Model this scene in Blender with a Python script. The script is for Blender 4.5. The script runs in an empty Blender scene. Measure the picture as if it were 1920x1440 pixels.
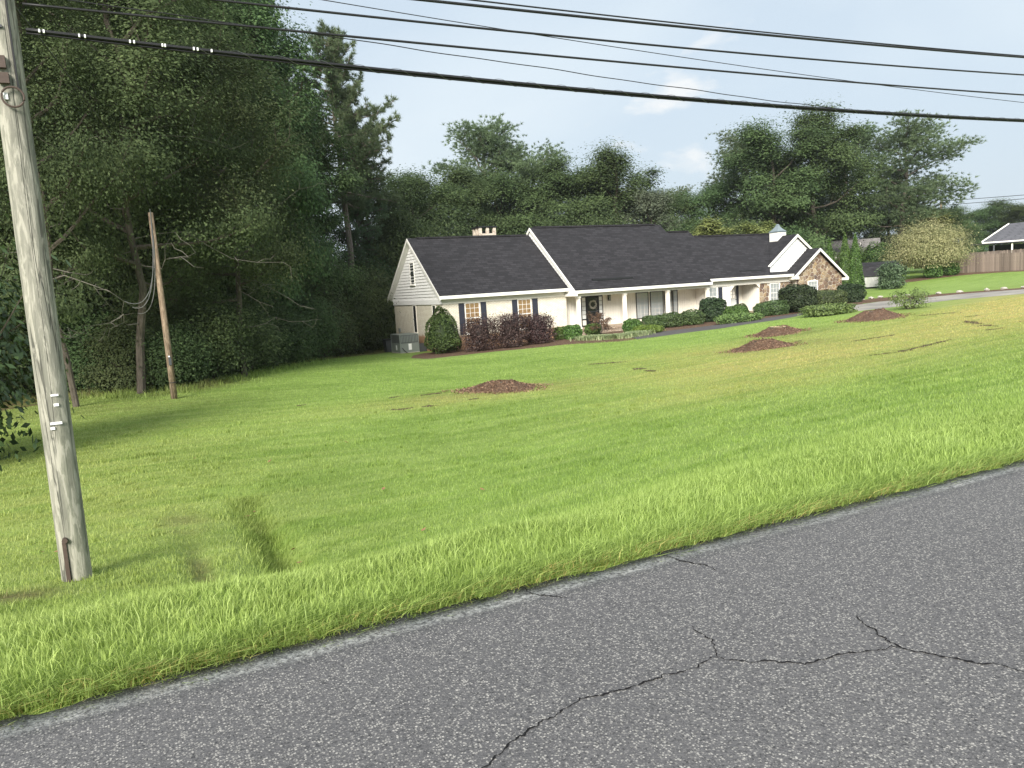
import bpy, math, random
import numpy as np
from mathutils import Vector, Matrix

# ------------------------------------------------------------------ camera, sky, sun, exposure
scene = bpy.context.scene
R_ = math.radians
PITCH, ROLL, YAW = -.125, -.06, .459          # camera stands on the road; x runs along the road, y away from it
fwd = Vector((math.sin(YAW)*math.cos(PITCH), math.cos(YAW)*math.cos(PITCH), math.sin(PITCH)))
rgt = Vector((math.cos(YAW), -math.sin(YAW), 0)); upv = rgt.cross(fwd)
r2 = math.cos(ROLL)*rgt + math.sin(ROLL)*upv; u2 = -math.sin(ROLL)*rgt + math.cos(ROLL)*upv
cd = bpy.data.cameras.new('camera'); cam = bpy.data.objects.new('camera', cd); scene.collection.objects.link(cam)
cam.matrix_world = Matrix((( r2.x, u2.x, -fwd.x, 0), (r2.y, u2.y, -fwd.y, 0), (r2.z, u2.z, -fwd.z, 0), (0, 0, 0, 1)))
cd.sensor_width = 36; cd.lens = 36*1441/1920; cd.clip_start = .05; cd.clip_end = 3000
scene.camera = cam
cy = scene.cycles; cy.use_adaptive_sampling = True; cy.adaptive_threshold = .01; cy.volume_bounces = 0; cy.max_bounces = 5; cy.diffuse_bounces = 3; cy.glossy_bounces = 2; cy.transmission_bounces = 3; cy.transparent_max_bounces = 6; cy.caustics_reflective = False; cy.caustics_refractive = False
scene.view_settings.view_transform = 'Standard'; scene.view_settings.look = 'None'
scene.view_settings.exposure = 0.6; scene.view_settings.gamma = 1

SUN_AZ, SUN_EL = R_(219), R_(29)               # azimuth clockwise from +y: behind the camera
world = bpy.data.worlds.new('World'); scene.world = world; world.use_nodes = True
SKY_STRENGTH = .1

def nd(nt, t, ins=None, **props):
    n = nt.nodes.new(t)
    for k, v in props.items(): setattr(n, k, v)
    for k, v in (ins or {}).items():
        if isinstance(v, bpy.types.NodeSocket): nt.links.new(v, n.inputs[k])
        else: n.inputs[k].default_value = v
    return n
def ramp(nt, fac, stops, interp='LINEAR'):
    n = nd(nt, 'ShaderNodeValToRGB', {0: fac}); cr = n.color_ramp; cr.interpolation = interp
    while len(cr.elements) < len(stops): cr.elements.new(.5)
    for e, (p, c) in zip(cr.elements, stops):
        e.position = p; e.color = (c, c, c, 1) if isinstance(c, (int, float)) else (*c, 1)
    return n.outputs[0]
def mix(nt, f, a, b, mode='MIX'):
    n = nd(nt, 'ShaderNodeMix', data_type='RGBA', blend_type=mode)
    for k, v in ((0, f), (6, a), (7, b)):
        if isinstance(v, bpy.types.NodeSocket): nt.links.new(v, n.inputs[k])
        else: n.inputs[k].default_value = v if k == 0 else (*v, 1)
    return n.outputs[2]
def mth(nt, op, a, b=0., clamp=False):
    n = nd(nt, 'ShaderNodeMath', {0: a, 1: b}, operation=op); n.use_clamp = clamp; return n.outputs[0]

nt = world.node_tree; nt.nodes.clear()
sky = nd(nt, 'ShaderNodeTexSky', sky_type='NISHITA', sun_disc=False, sun_elevation=SUN_EL, sun_rotation=SUN_AZ, air_density=1.3, dust_density=2.5, ozone_density=1.0)
tc = nd(nt, 'ShaderNodeTexCoord')
mp = nd(nt, 'ShaderNodeMapping', {0: tc.outputs[0], 'Scale': (1, 1, 2.4), 'Location': (3.1, .6, .2)})
n1 = nd(nt, 'ShaderNodeTexNoise', {'Vector': mp.outputs[0], 'Scale': 1.25, 'Detail': 7., 'Roughness': .5, 'Distortion': .35})
n2 = nd(nt, 'ShaderNodeTexNoise', {'Vector': mp.outputs[0], 'Scale': 3.2, 'Detail': 9., 'Roughness': .58, 'Distortion': .2})
veil = ramp(nt, n1.outputs[0], [(.34, .45), (.58, .97)])          # high thin overcast
puff = ramp(nt, n2.outputs[0], [(.60, 0.), (.68, .85)])
blue = mix(nt, .8, sky.outputs[0], (3.5, 4.4, 5.5))
cl = mix(nt, veil, blue, (5.5, 6.15, 6.6))
cl = mix(nt, puff, cl, (6.5, 6.6, 6.6))
bg = nd(nt, 'ShaderNodeBackground', {0: cl, 1: SKY_STRENGTH}); wo = nd(nt, 'ShaderNodeOutputWorld', {0: bg.outputs[0]})

sl = bpy.data.lights.new('sun', 'SUN'); sl.energy = 4.8; sl.angle = R_(24); sl.color = (1, .95, .87)
sun = bpy.data.objects.new('sun', sl); scene.collection.objects.link(sun)
sdir = Vector((math.sin(SUN_AZ)*math.cos(SUN_EL), math.cos(SUN_AZ)*math.cos(SUN_EL), math.sin(SUN_EL)))
sun.rotation_euler = sdir.to_track_quat('Z', 'Y').to_euler(); sun.location = (0, -10, 60)

C = scene.collection
# ------------------------------------------------------------------ object helpers
def tag(o, label=None, cat=None, group=None, kind=None):
    for k, v in (('label', label), ('category', cat), ('group', group), ('kind', kind)):
        if v: o[k] = v
    return o
def empty(name, loc, rz=0, **kw):
    o = bpy.data.objects.new(name, None); C.objects.link(o); o.location = loc; o.rotation_euler = (0, 0, rz); o.empty_display_size = .2
    return tag(o, **kw)
def wl(p):
    v = Vector((0, 0, 0))
    while p: v += p.location; p = p.parent
    return v
def np_mesh(name, V, faces, mats, rnd=None, mi=None, smooth=False, extra=None):
    """faces: list of int arrays (n,k)."""
    me = bpy.data.meshes.new(name); V = np.asarray(V, np.float32)
    faces = [np.asarray(f, np.int32) for f in faces if len(f)]
    me.vertices.add(len(V)); me.vertices.foreach_set('co', V.ravel())
    nl = sum(f.size for f in faces); nf = sum(len(f) for f in faces)
    me.loops.add(nl); me.loops.foreach_set('vertex_index', np.concatenate([f.ravel() for f in faces]))
    tot = np.concatenate([np.full(len(f), f.shape[1], np.int32) for f in faces])
    me.polygons.add(nf); me.polygons.foreach_set('loop_start', np.concatenate([[0], np.cumsum(tot)[:-1]]).astype(np.int32))
    if smooth: me.polygons.foreach_set('use_smooth', np.ones(nf, bool))
    for m in (mats if isinstance(mats, (list, tuple)) else [mats]): me.materials.append(m)
    if mi is not None: me.polygons.foreach_set('material_index', np.asarray(mi, np.int32))
    if rnd is not None:
        a = me.attributes.new('rnd', 'FLOAT', 'FACE'); a.data.foreach_set('value', np.asarray(rnd, np.float32))
    for k, v in (extra or {}).items():
        a = me.attributes.new(k, 'FLOAT', 'POINT'); a.data.foreach_set('value', np.asarray(v, np.float32))
    me.update(calc_edges=True); me.validate()
    return me
def link(name, me, parent=None, **kw):
    o = bpy.data.objects.new(name, me); C.objects.link(o)
    if parent: o.parent = parent
    return tag(o, **kw)
class MB:
    def __init__(s): s.v = []; s.f = []
    def poly(s, pts):
        i = len(s.v); s.v += [tuple(p) for p in pts]; s.f.append(tuple(range(i, i+len(pts)))); return s
    def box(s, x0, x1, y0, y1, z0, z1):
        i = len(s.v); s.v += [(x, y, z) for z in (z0, z1) for y in (y0, y1) for x in (x0, x1)]
        s.f += [tuple(i+k for k in q) for q in ((0,2,3,1),(4,5,7,6),(0,1,5,4),(2,6,7,3),(0,4,6,2),(1,3,7,5))]; return s
    def ext(s, pts, d):
        """extrude planar polygon pts by vector d"""
        n = len(pts); i = len(s.v); d = Vector(d)
        s.v += [tuple(p) for p in pts] + [tuple(Vector(p)+d) for p in pts]
        s.f += [tuple(range(i, i+n)), tuple(range(i+2*n-1, i+n-1, -1))] + [(i+k, i+n+k, i+n+(k+1) % n, i+(k+1) % n) for k in range(n)]; return s
    def tube(s, path, r, n=8, cap=True):
        path = [Vector(p) for p in path]; r = r if isinstance(r, (list, tuple)) else [r]*len(path); base = len(s.v)
        for k, p in enumerate(path):
            t = (path[min(k+1, len(path)-1)]-path[max(k-1, 0)]).normalized()
            a = t.cross(Vector((0, 0, 1))) if abs(t.z) < .9 else t.cross(Vector((1, 0, 0))); a.normalize(); b = t.cross(a)
            s.v += [tuple(p+(a*math.cos(2*math.pi*j/n)+b*math.sin(2*math.pi*j/n))*r[k]) for j in range(n)]
        for k in range(len(path)-1):
            for j in range(n):
                s.f.append((base+k*n+j, base+k*n+(j+1) % n, base+(k+1)*n+(j+1) % n, base+(k+1)*n+j))
        if cap: s.f += [tuple(base+j for j in range(n))[::-1], tuple(base+(len(path)-1)*n+j for j in range(n))]
        return s
    def build(s, name, m, parent=None, local=False, smooth=False, **kw):
        off = Vector((0, 0, 0)) if local or not parent else wl(parent)
        me = bpy.data.meshes.new(name); me.from_pydata([tuple(Vector(v)-off) for v in s.v], [], s.f)
        import bmesh
        bm = bmesh.new(); bm.from_mesh(me); bmesh.ops.recalc_face_normals(bm, faces=bm.faces); bm.to_mesh(me); bm.free()
        if smooth: me.polygons.foreach_set('use_smooth', np.ones(len(me.polygons), bool))
        me.materials.append(m); return link(name, me, parent, **kw)

# ------------------------------------------------------------------ materials
def newmat(name):
    m = bpy.data.materials.new(name); m.use_nodes = True; nt = m.node_tree; nt.nodes.clear()
    out = nd(nt, 'ShaderNodeOutputMaterial'); return m, nt, out
def pos(nt): return nd(nt, 'ShaderNodeNewGeometry').outputs['Position']
def noise(nt, vec, scale, detail=4., rough=.55, dist=0.):
    return nd(nt, 'ShaderNodeTexNoise', {'Vector': vec, 'Scale': scale, 'Detail': detail, 'Roughness': rough, 'Distortion': dist}).outputs[0]
def finish(nt, out, col, rough=.6, bump=None, bstr=.3, bdist=.02, spec=.4, metal=0.):
    ins = {'Base Color': col if isinstance(col, bpy.types.NodeSocket) else (*col, 1), 'Roughness': rough, 'Specular IOR Level': spec, 'Metallic': metal}
    if bump is not None: ins['Normal'] = nd(nt, 'ShaderNodeBump', {'Strength': bstr, 'Distance': bdist, 'Height': bump}).outputs[0]
    p = nd(nt, 'ShaderNodeBsdfPrincipled', ins); nt.links.new(p.outputs[0], out.inputs[0]); return p
def simple(name, col, rough=.6, var=.12, scale=6., bump=.1, spec=.4, metal=0.):
    m, nt, out = newmat(name); P = pos(nt); n = noise(nt, P, scale, 5.)
    c = mix(nt, n, tuple(x*(1-var) for x in col), tuple(min(1, x*(1+var)) for x in col))
    finish(nt, out, c, rough, n, bump, .02, spec, metal); return m
def leafmat(name, a, b, tr=.3, rough=.5, spec=.35, hue=.15):
    m, nt, out = newmat(name); at = nd(nt, 'ShaderNodeAttribute', attribute_name='rnd').outputs['Fac']
    oi = nd(nt, 'ShaderNodeObjectInfo').outputs['Random']
    c = mix(nt, at, a, b)
    hs = nd(nt, 'ShaderNodeHueSaturation', {'Hue': mth(nt, 'ADD', mth(nt, 'MULTIPLY', oi, .05), .475), 'Saturation': .95, 'Value': mth(nt, 'ADD', mth(nt, 'MULTIPLY', oi, hue*2), 1-hue), 'Color': c}).outputs[0]
    p = nd(nt, 'ShaderNodeBsdfPrincipled', {'Base Color': hs, 'Roughness': rough, 'Specular IOR Level': spec})
    t = nd(nt, 'ShaderNodeBsdfTranslucent', {0: hs}); ms = nd(nt, 'ShaderNodeMixShader', {0: tr, 1: p.outputs[0], 2: t.outputs[0]})
    nt.links.new(ms.outputs[0], out.inputs[0]); return m

def lawn_color(nt, P):
    """grass tone by place: dry and lush patches, mowing streaks"""
    dry = nd(nt, 'ShaderNodeAttribute', attribute_name='dry').outputs['Fac']
    lush = nd(nt, 'ShaderNodeAttribute', attribute_name='lush').outputs['Fac']
    nA = noise(nt, P, .35, 3.); nB = noise(nt, P, 1.9, 5., .65)
    st = nd(nt, 'ShaderNodeMapping', {0: P, 'Rotation': (0, 0, .12), 'Scale': (.35, 2.6, 1)}).outputs[0]; nS = noise(nt, st, 1., 4., .6)
    g = mix(nt, ramp(nt, nA, [(.38, 0.), (.62, 1.)]), (.152, .246, .045), (.212, .316, .070))
    g = mix(nt, ramp(nt, nS, [(.40, 0.), (.62, .75)]), g, (.265, .362, .100))
    g = mix(nt, ramp(nt, nB, [(.45, 0.), (.7, .5)]), g, (.130, .222, .036))
    g = mix(nt, mth(nt, 'MULTIPLY', lush, .75), g, (.300, .405, .115))
    d = mth(nt, 'MULTIPLY', dry, ramp(nt, mth(nt, 'ADD', mth(nt, 'MULTIPLY', nB, .6), mth(nt, 'MULTIPLY', nS, .4)), [(.34, .35), (.58, 1.)]))
    g = mix(nt, d, g, (.43, .37, .14))
    nC = noise(nt, P, 7., 4., .7); g = mix(nt, 1., g, mix(nt, ramp(nt, nC, [(.3, 0.), (.7, 1.)]), (.88, .89, .87), (1.10, 1.08, 1.09)), 'MULTIPLY')
    bare_fac = nd(nt, 'ShaderNodeAttribute', attribute_name='bare').outputs['Fac']
    g = mix(nt, mth(nt, 'MULTIPLY', bare_fac, ramp(nt, nB, [(.35, .3), (.6, 1.)])), g, (.115, .085, .045))  # bare earth brown mixed in by the bare attribute
    return g, nB
m, nt, out = newmat('lawn'); P = pos(nt); g, nB = lawn_color(nt, P)
fine = noise(nt, P, 26., 6., .75); g2 = mix(nt, ramp(nt, fine, [(.32, 0.), (.68, 1.)]), mix(nt, 1., g, (.62, .66, .6), 'MULTIPLY'), mix(nt, 1., g, (1.22, 1.18, 1.2), 'MULTIPLY'))
finish(nt, out, g2, .85, fine, .5, .03, .15); M_lawn = m
m, nt, out = newmat('grass_blade'); P = pos(nt); g, nB = lawn_color(nt, P)
at = nd(nt, 'ShaderNodeAttribute', attribute_name='rnd').outputs['Fac']
g = mix(nt, at, mix(nt, 1., g, (1.0, 1.02, .95), 'MULTIPLY'), mix(nt, 1., g, (1.65, 1.56, 1.65), 'MULTIPLY'))
p = nd(nt, 'ShaderNodeBsdfPrincipled', {'Base Color': g, 'Roughness': .5, 'Specular IOR Level': .3}); t = nd(nt, 'ShaderNodeBsdfTranslucent', {0: g})
nt.links.new(nd(nt, 'ShaderNodeMixShader', {0: .4, 1: p.outputs[0], 2: t.outputs[0]}).outputs[0], out.inputs[0]); M_blade = m

m, nt, out = newmat('asphalt'); P = pos(nt); sp = nd(nt, 'ShaderNodeSeparateXYZ', {0: P})
vo = nd(nt, 'ShaderNodeTexVoronoi', {'Vector': P, 'Scale': 100., 'Randomness': 1.}); vo2 = nd(nt, 'ShaderNodeTexVoronoi', {'Vector': P, 'Scale': 170.})
wh = nd(nt, 'ShaderNodeSeparateColor', {0: vo.outputs['Color']}).outputs[0]; wh2 = nd(nt, 'ShaderNodeSeparateColor', {0: vo2.outputs['Color']}).outputs[1]
base = mix(nt, ramp(nt, noise(nt, nd(nt, 'ShaderNodeMapping', {0: P, 'Scale': (.45, .9, 1)}).outputs[0], .8, 6.), [(.3, 0.), (.7, 1.)]), (.088, .086, .089), (.108, .105, .107))
base = mix(nt, ramp(nt, noise(nt, P, 55., 4., .7), [(.35, 0.), (.7, .7)]), base, (.15, .145, .145))
s1 = mth(nt, 'MULTIPLY', ramp(nt, wh, [(.52, 0.), (.58, 1.)]), ramp(nt, vo.outputs['Distance'], [(.36, 1.), (.50, 0.)]))
base = mix(nt, s1, base, mix(nt, wh2, (.19, .182, .172), (.46, .44, .405)))
s2 = mth(nt, 'MULTIPLY', ramp(nt, wh2, [(.62, 0.), (.72, .8)]), ramp(nt, vo2.outputs['Distance'], [(.2, 1.), (.4, 0.)]))
base = mix(nt, s2, base, (.32, .308, .29))
dk = ramp(nt, noise(nt, P, 90., 3., .7), [(.34, .9), (.48, 0.)]); base = mix(nt, dk, base, (.036, .036, .038))
# worn white edge line
yy = mth(nt, 'ADD', sp.outputs[1], mth(nt, 'MULTIPLY', mth(nt, 'SUBTRACT', noise(nt, P, 3., 3.), .5), .05))
ln = ramp(nt, mth(nt, 'ABSOLUTE', mth(nt, 'SUBTRACT', yy, 3.335)), [(.022, 1.), (.066, 0.)])
worn = ramp(nt, noise(nt, P, 38., 6., .8), [(.42, 0.), (.60, .8)])
worn = mth(nt, 'MULTIPLY', worn, ramp(nt, noise(nt, P, 2.2, 3.), [(.30, .35), (.60, 1.)]))
base = mix(nt, mth(nt, 'MULTIPLY', ln, worn), base, (.62, .61, .58))
hb = mth(nt, 'ADD', mth(nt, 'MULTIPLY', vo.outputs['Distance'], -.6), noise(nt, P, 70., 5., .7))
finish(nt, out, base, .8, hb, .55, .006, .3); M_asph = m
m, nt, out = newmat('path_asphalt'); P = pos(nt); finish(nt, out, mix(nt, noise(nt, P, 1.5, 6.), (.060, .056, .055), (.115, .106, .104)), .8, noise(nt, P, 40.), .3, .01, .3); M_path = m
m, nt, out = newmat('drive_concrete'); P = pos(nt); finish(nt, out, mix(nt, ramp(nt, noise(nt, P, .5, 6.), [(.35, 0.), (.65, 1.)]), (.22, .205, .19), (.38, .35, .30)), .8, noise(nt, P, 30.), .3, .01, .3); M_drive = m
M_crack = simple('crack', (.014, .014, .015), .95, .2, 30, 0., .1)
m, nt, out = newmat('mulch'); P = pos(nt); n = noise(nt, P, 22., 8., .8); vv = nd(nt, 'ShaderNodeTexVoronoi', {'Vector': P, 'Scale': 16.})
c = mix(nt, ramp(nt, n, [(.3, 0.), (.7, 1.)]), (.070, .042, .029), (.185, .118, .080)); c = mix(nt, ramp(nt, nd(nt, 'ShaderNodeSeparateColor', {0: vv.outputs['Color']}).outputs[0], [(.8, 0.), (.95, .6)]), c, (.32, .21, .13))
finish(nt, out, c, .9, n, .9, .06, .15); M_mulch = m
M_chip = leafmat('wood_chips', (.085, .040, .024), (.33, .215, .135), .0, .85, .15)
m, nt, out = newmat('soil'); P = pos(nt); n = noise(nt, P, 14., 7., .75); finish(nt, out, mix(nt, n, (.055, .040, .028), (.16, .115, .075)), .95, n, .9, .05, .1); M_soil = m

def brickmat(name, c1, c2, mort, bw=.21, bh=.075, msz=.012, bstr=.6, dirt=None):
    m, nt, out = newmat(name); P = pos(nt); s = nd(nt, 'ShaderNodeSeparateXYZ', {0: P})
    v = nd(nt, 'ShaderNodeCombineXYZ', {0: mth(nt, 'ADD', s.outputs[0], s.outputs[1]), 1: s.outputs[2], 2: 0.})
    b = nd(nt, 'ShaderNodeTexBrick', {'Vector': v.outputs[0], 'Color1': (*c1, 1), 'Color2': (*c2, 1), 'Mortar': (*mort, 1), 'Scale': 1., 'Mortar Size': msz, 'Mortar Smooth': .2, 'Bias': 0., 'Brick Width': bw, 'Row Height': bh})
    n = noise(nt, P, 3., 6.); c = mix(nt, ramp(nt, n, [(.4, 0.), (.75, .35)]), b.outputs[0], mort)
    if dirt:
        low = ramp(nt, mth(nt, 'ADD', s.outputs[2], mth(nt, 'MULTIPLY', n, .3)), [(0., 0.), (1., 0.)])
        z = mth(nt, 'MULTIPLY', mth(nt, 'SUBTRACT', mth(nt, 'ADD', -2.72, mth(nt, 'MULTIPLY', n, .25)), s.outputs[2]), 6., True)
        c = mix(nt, z, c, mix(nt, 1., b.outputs[0], dirt, 'MULTIPLY'))
    finish(nt, out, c, .8, b.outputs['Fac'], -bstr, .012, .25); return m
M_brick = brickmat('cream_brick', (.88, .845, .73), (.81, .765, .645), (.50, .44, .33), dirt=(.55, .36, .26))
M_chim = brickmat('chimney_brick', (.62, .53, .42), (.36, .27, .20), (.60, .56, .50), .24, .09)
M_rbrick = brickmat('red_brown_brick', (.25, .15, .11), (.17, .105, .085), (.32, .28, .24), .22, .08)
M_step = brickmat('step_brick', (.55, .46, .35), (.36, .26, .19), (.2, .16, .13), .24, .085, .02)
def shingle(name, a, b, axis=0, k=1.62):
    m, nt, out = newmat(name); P = pos(nt); s = nd(nt, 'ShaderNodeSeparateXYZ', {0: P})
    v = nd(nt, 'ShaderNodeCombineXYZ', {0: s.outputs[axis], 1: mth(nt, 'MULTIPLY', s.outputs[2], k), 2: 0.})
    br = nd(nt, 'ShaderNodeTexBrick', {'Vector': v.outputs[0], 'Color1': (*a, 1), 'Color2': (*b, 1), 'Mortar': (.006, .006, .007, 1), 'Scale': 1., 'Mortar Size': .030, 'Mortar Smooth': .5, 'Bias': -.1, 'Brick Width': .46, 'Row Height': .20}, offset=.37)
    n = noise(nt, P, .8, 5.); c = mix(nt, ramp(nt, noise(nt, P, 60., 3.), [(.3, 0.), (.7, .45)]), br.outputs[0], tuple(x*1.7 for x in b))
    c = mix(nt, 1., c, mix(nt, n, (.85, .85, .87), (1.12, 1.1, 1.12)), 'MULTIPLY')
    finish(nt, out, c, .85, br.outputs['Fac'], -.6, .02, .25); return m
M_shing = shingle('charcoal_shingles', (.0085, .0085, .0095), (.034, .0325, .036))
M_shingY = shingle('charcoal_shingles_cross', (.0085, .0085, .0095), (.034, .0325, .036), 1)
M_shingG = shingle('grey_shingles', (.20, .195, .19), (.27, .26, .25)); M_shingB = shingle('slate_shingles', (.085, .088, .098), (.115, .117, .13))
M_white = simple('white_paint', (.84, .82, .765), .5, .05, 4); M_side = simple('white_siding', (.88, .875, .86), .5, .05, 2)
M_cream = simple('cream_paint', (.87, .835, .745), .55, .05, 3); M_navy = simple('navy_shutter', (.032, .036, .052), .5, .15)
M_dark = simple('black_metal', (.016, .017, .019), .4); M_lead = simple('aged_lead', (.19, .23, .25), .5, .35, 5)
M_grey = simple('unit_grey', (.20, .225, .21), .45, .08); M_dgrey = simple('dark_grey', (.055, .06, .066), .5); M_fin = simple('fin', (.10, .11, .11), .5)
M_label = simple('white_label', (.8, .8, .8), .5, .03)
M_blind = simple('wood_blind', (.66, .40, .19), .6, .2, 30); M_curt = simple('white_curtain', (.82, .85, .83), .8, .06, 5); M_room = simple('dark_room', (.02, .022, .024), .8)
M_mort = simple('mortar', (.66, .62, .53), .9, .2, 10, .3)
m, nt, out = newmat('glass'); gl = nd(nt, 'ShaderNodeBsdfGlossy', {0: (1, 1, 1, 1), 'Roughness': .03}); tr = nd(nt, 'ShaderNodeBsdfTransparent', {0: (.97, .98, .98, 1)})
fr = nd(nt, 'ShaderNodeFresnel', {0: 1.5}); nt.links.new(nd(nt, 'ShaderNodeMixShader', {0: mth(nt, 'MULTIPLY', fr.outputs[0], .8, True), 1: tr.outputs[0], 2: gl.outputs[0]}).outputs[0], out.inputs[0]); M_glass = m
m, nt, out = newmat('field_stone'); P = pos(nt); oi = nd(nt, 'ShaderNodeObjectInfo').outputs['Random']
c = ramp(nt, oi, [(0., (.15, .095, .070)), (.2, (.24, .165, .12)), (.4, (.125, .095, .085)), (.55, (.36, .27, .17)), (.7, (.21, .155, .125)), (.85, (.42, .35, .25)), (1., (.17, .11, .075))])
n = noise(nt, P, 9., 7., .7); c = mix(nt, 1., c, mix(nt, n, (.55, .55, .53), (1.3, 1.26, 1.16)), 'MULTIPLY'); finish(nt, out, c, .85, n, .6, .04, .2); M_stone = m
def woodmat(name, a, b, k=(9, 9, .7), cr=True, per=0.):
    m, nt, out = newmat(name); P = nd(nt, 'ShaderNodeTexCoord').outputs['Object']; mp = nd(nt, 'ShaderNodeMapping', {0: P, 'Scale': k}).outputs[0]
    n = noise(nt, mp, 2.2, 7., .7, .6); n3 = noise(nt, mp, .6, 3.)
    c = mix(nt, ramp(nt, n, [(.33, 0.), (.66, 1.)]), a, b)
    c = mix(nt, ramp(nt, n3, [(.45, 0.), (.7, .5)]), c, (a[0]*1.0, a[1]*1.1, a[2]*.9))
    if per: c = mix(nt, 1., c, ramp(nt, nd(nt, 'ShaderNodeObjectInfo').outputs['Random'], [(0., 1-per), (1., 1+per)]), 'MULTIPLY')
    if cr:
        w = nd(nt, 'ShaderNodeMapping', {0: P, 'Scale': (4.5, 4.5, .16)}).outputs[0]; k2 = ramp(nt, noise(nt, w, 1.3, 3., .5, .3), [(.488, 0.), (.497, 1.), (.503, 1.), (.512, 0.)]); c = mix(nt, mth(nt, 'MULTIPLY', k2, .7), c, (.05, .05, .045)); bl = noise(nt, nd(nt, 'ShaderNodeMapping', {0: P, 'Scale': (16, 16, 2.6)}).outputs[0], 1.4, 5., .6, .8); c = mix(nt, ramp(nt, bl, [(.50, 0.), (.58, .65)]), c, tuple(x*1.35 for x in b)); c = mix(nt, ramp(nt, bl, [(.36, .5), (.44, 0.)]), c, tuple(x*.75 for x in a))
        n = mth(nt, 'SUBTRACT', n, k2)
    finish(nt, out, c, .85, n, .7, .02, .15); return m
M_pole = woodmat('weathered_pole', (.175, .175, .145), (.33, .315, .265)); M_pole2 = woodmat('brown_pole', (.15, .105, .07), (.26, .20, .145))
M_plank = woodmat('grey_fence_wood', (.15, .115, .095), (.28, .225, .19), (14, 14, 1.2), False, .38); M_shed = woodmat('shed_wood', (.33, .33, .32), (.52, .51, .49), (10, 10, 1), False)
M_bark = woodmat('bark', (.060, .050, .040), (.145, .122, .10), (6, 6, 1.6), False); M_pbark = woodmat('pine_bark', (.115, .090, .074), (.235, .20, .175), (5, 5, 1.8), False)
M_dead = simple('dead_wood', (.17, .155, .13), .8, .25, 8); M_cable = simple('black_cable', (.014, .014, .015), .5); M_lash = simple('lash_wire', (.22, .22, .22), .4, .1, 6, 0, .5, .6)
M_rust = simple('rusty_iron', (.075, .052, .042), .7, .3, 20); M_cut = simple('cut_wood', (.56, .44, .24), .8, .2, 9); M_rock = simple('rock', (.42, .39, .34), .85, .35, 5, .5)
M_stuc = simple('stucco', (.84, .80, .71), .7, .05)

# ------------------------------------------------------------------ ground shape
CP = []
for u in (-30,-15,-6,-2,0,2,4,6,8,12,16,22,30,45,70): CP += [(u,3.45,-1.57),(u,4.4,-1.56)]
CP += [(-30,7.2,-1.9),(-12,7.2,-2.1),(-4,5.4,-1.85),(-4,7.2,-2.2),(-.6,7.2,-2.22),(-.6,5.6,-1.93),(.5,5.6,-1.98),(.4,7.2,-2.33),(1.2,5.4,-2.0),(1.2,6.3,-2.4),(1.2,7.4,-2.52),(3,5.6,-2.05),(3,7.4,-2.45),(5.4,6.5,-2.1),(5.4,8.5,-2.42),
(8,5.6,-1.75),(8,7.5,-2.05),(10.6,9.9,-2.3),(14,6,-1.72),(14,8,-1.95),(20,7,-1.75),(20.6,12.7,-2.2),(30,8,-1.75),(30,14,-2.1),(45,10,-1.75),(45,18,-2.0),(70,12,-1.7),(70,20,-1.7),
(5.4,11.1,-2.7),(.2,12.3,-2.55),(-5,12,-2.5),(-5,20,-2.7),(1,20,-2.8),(1.1,26,-2.9),(-3,30,-2.9),(-1.7,34,-3.0),(5.5,36.2,-3.1),(10.7,43,-3.4),(10,20,-2.95),(12,30,-3.25),(20.4,20.3,-2.75),(31.6,24.5,-2.5),(13.5,13.5,-2.6),
(16.3,41.8,-3.55),(15.5,48,-3.7),(15,53,-3.8),(12,40,-3.42),(18.5,38.5,-3.4),(25,38,-3.22),(32,36.5,-3.0),(38,36,-2.8),(42,38,-2.65),(46,38.5,-2.58),(48,41,-2.55),(25,43,-3.3),(36,43,-3.0),(25,53,-3.6),(45,53,-2.6),
(53.5,39.3,-2.45),(48.3,29,-2.15),(58,36,-2.2),(60,26,-1.95),(57,46,-2.3),(70,44,-1.8),(66,52,-2.0),(77,45,-1.35),(72,50,-1.5),(90,60,-1.2),(110,60,-1),(70,65,-1.9),(60,70,-2.2),(90,90,-1.5),(140,90,-1),(120,40,-.8),(200,60,0),
(-30,30,-2.6),(-30,60,-3),(-10,60,-3.3),(10,70,-3.8),(30,80,-3.3),(30,110,-3),(-60,40,-2.5),(-60,110,-3),(0,120,-3),(60,130,-2),(130,160,0),(240,160,2),(-80,200,-2),(60,220,0),(240,260,4)]
CP = np.array(CP, float)
_k = lambda r: .5*r*np.log(r+1e-9)
_P = CP[:, :2]/20; _n = len(_P); _A = np.zeros((_n+3, _n+3)); _A[:_n, :_n] = _k(((_P[:, None]-_P[None])**2).sum(-1))+np.eye(_n)*2e-4
_A[:_n, _n] = 1; _A[:_n, _n+1:] = _P; _A[_n, :_n] = 1; _A[_n+1:, :_n] = _P.T
_W = np.linalg.solve(_A, np.concatenate([CP[:, 2], np.zeros(3)]))
def tps(u, v):
    q = np.stack([u.ravel(), v.ravel()], 1)/20; o = np.empty(len(q))
    for i in range(0, len(q), 20000):
        a = q[i:i+20000]; o[i:i+20000] = _k(((a[:, None]-_P[None])**2).sum(-1))@_W[:_n]+_W[_n]+a@_W[_n+1:]
    return o.reshape(u.shape)
def shape(u, v, out):
    t = np.clip((v-6.6)/4.2, 0, 1); uc = 1.12+.05*t
    out = out-.27*np.exp(-((u-uc)/.19)**2)*np.clip((v-6.3)/.6, 0, 1)*np.clip((11.2-v)/3, 0, 1)     # small side ditch
    out = out-.05*np.exp(-((u-.36)/.12)**2)*np.clip((v-6.2)/.5, 0, 1)*np.clip((10-v)/2, 0, 1)
    near = np.clip((v-3.45)/.9, 0, 1); out = np.where(v < 4.4, -1.57*(1-near)+out*near, out)
    return np.where(v < 3.45, -1.63, out)
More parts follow.
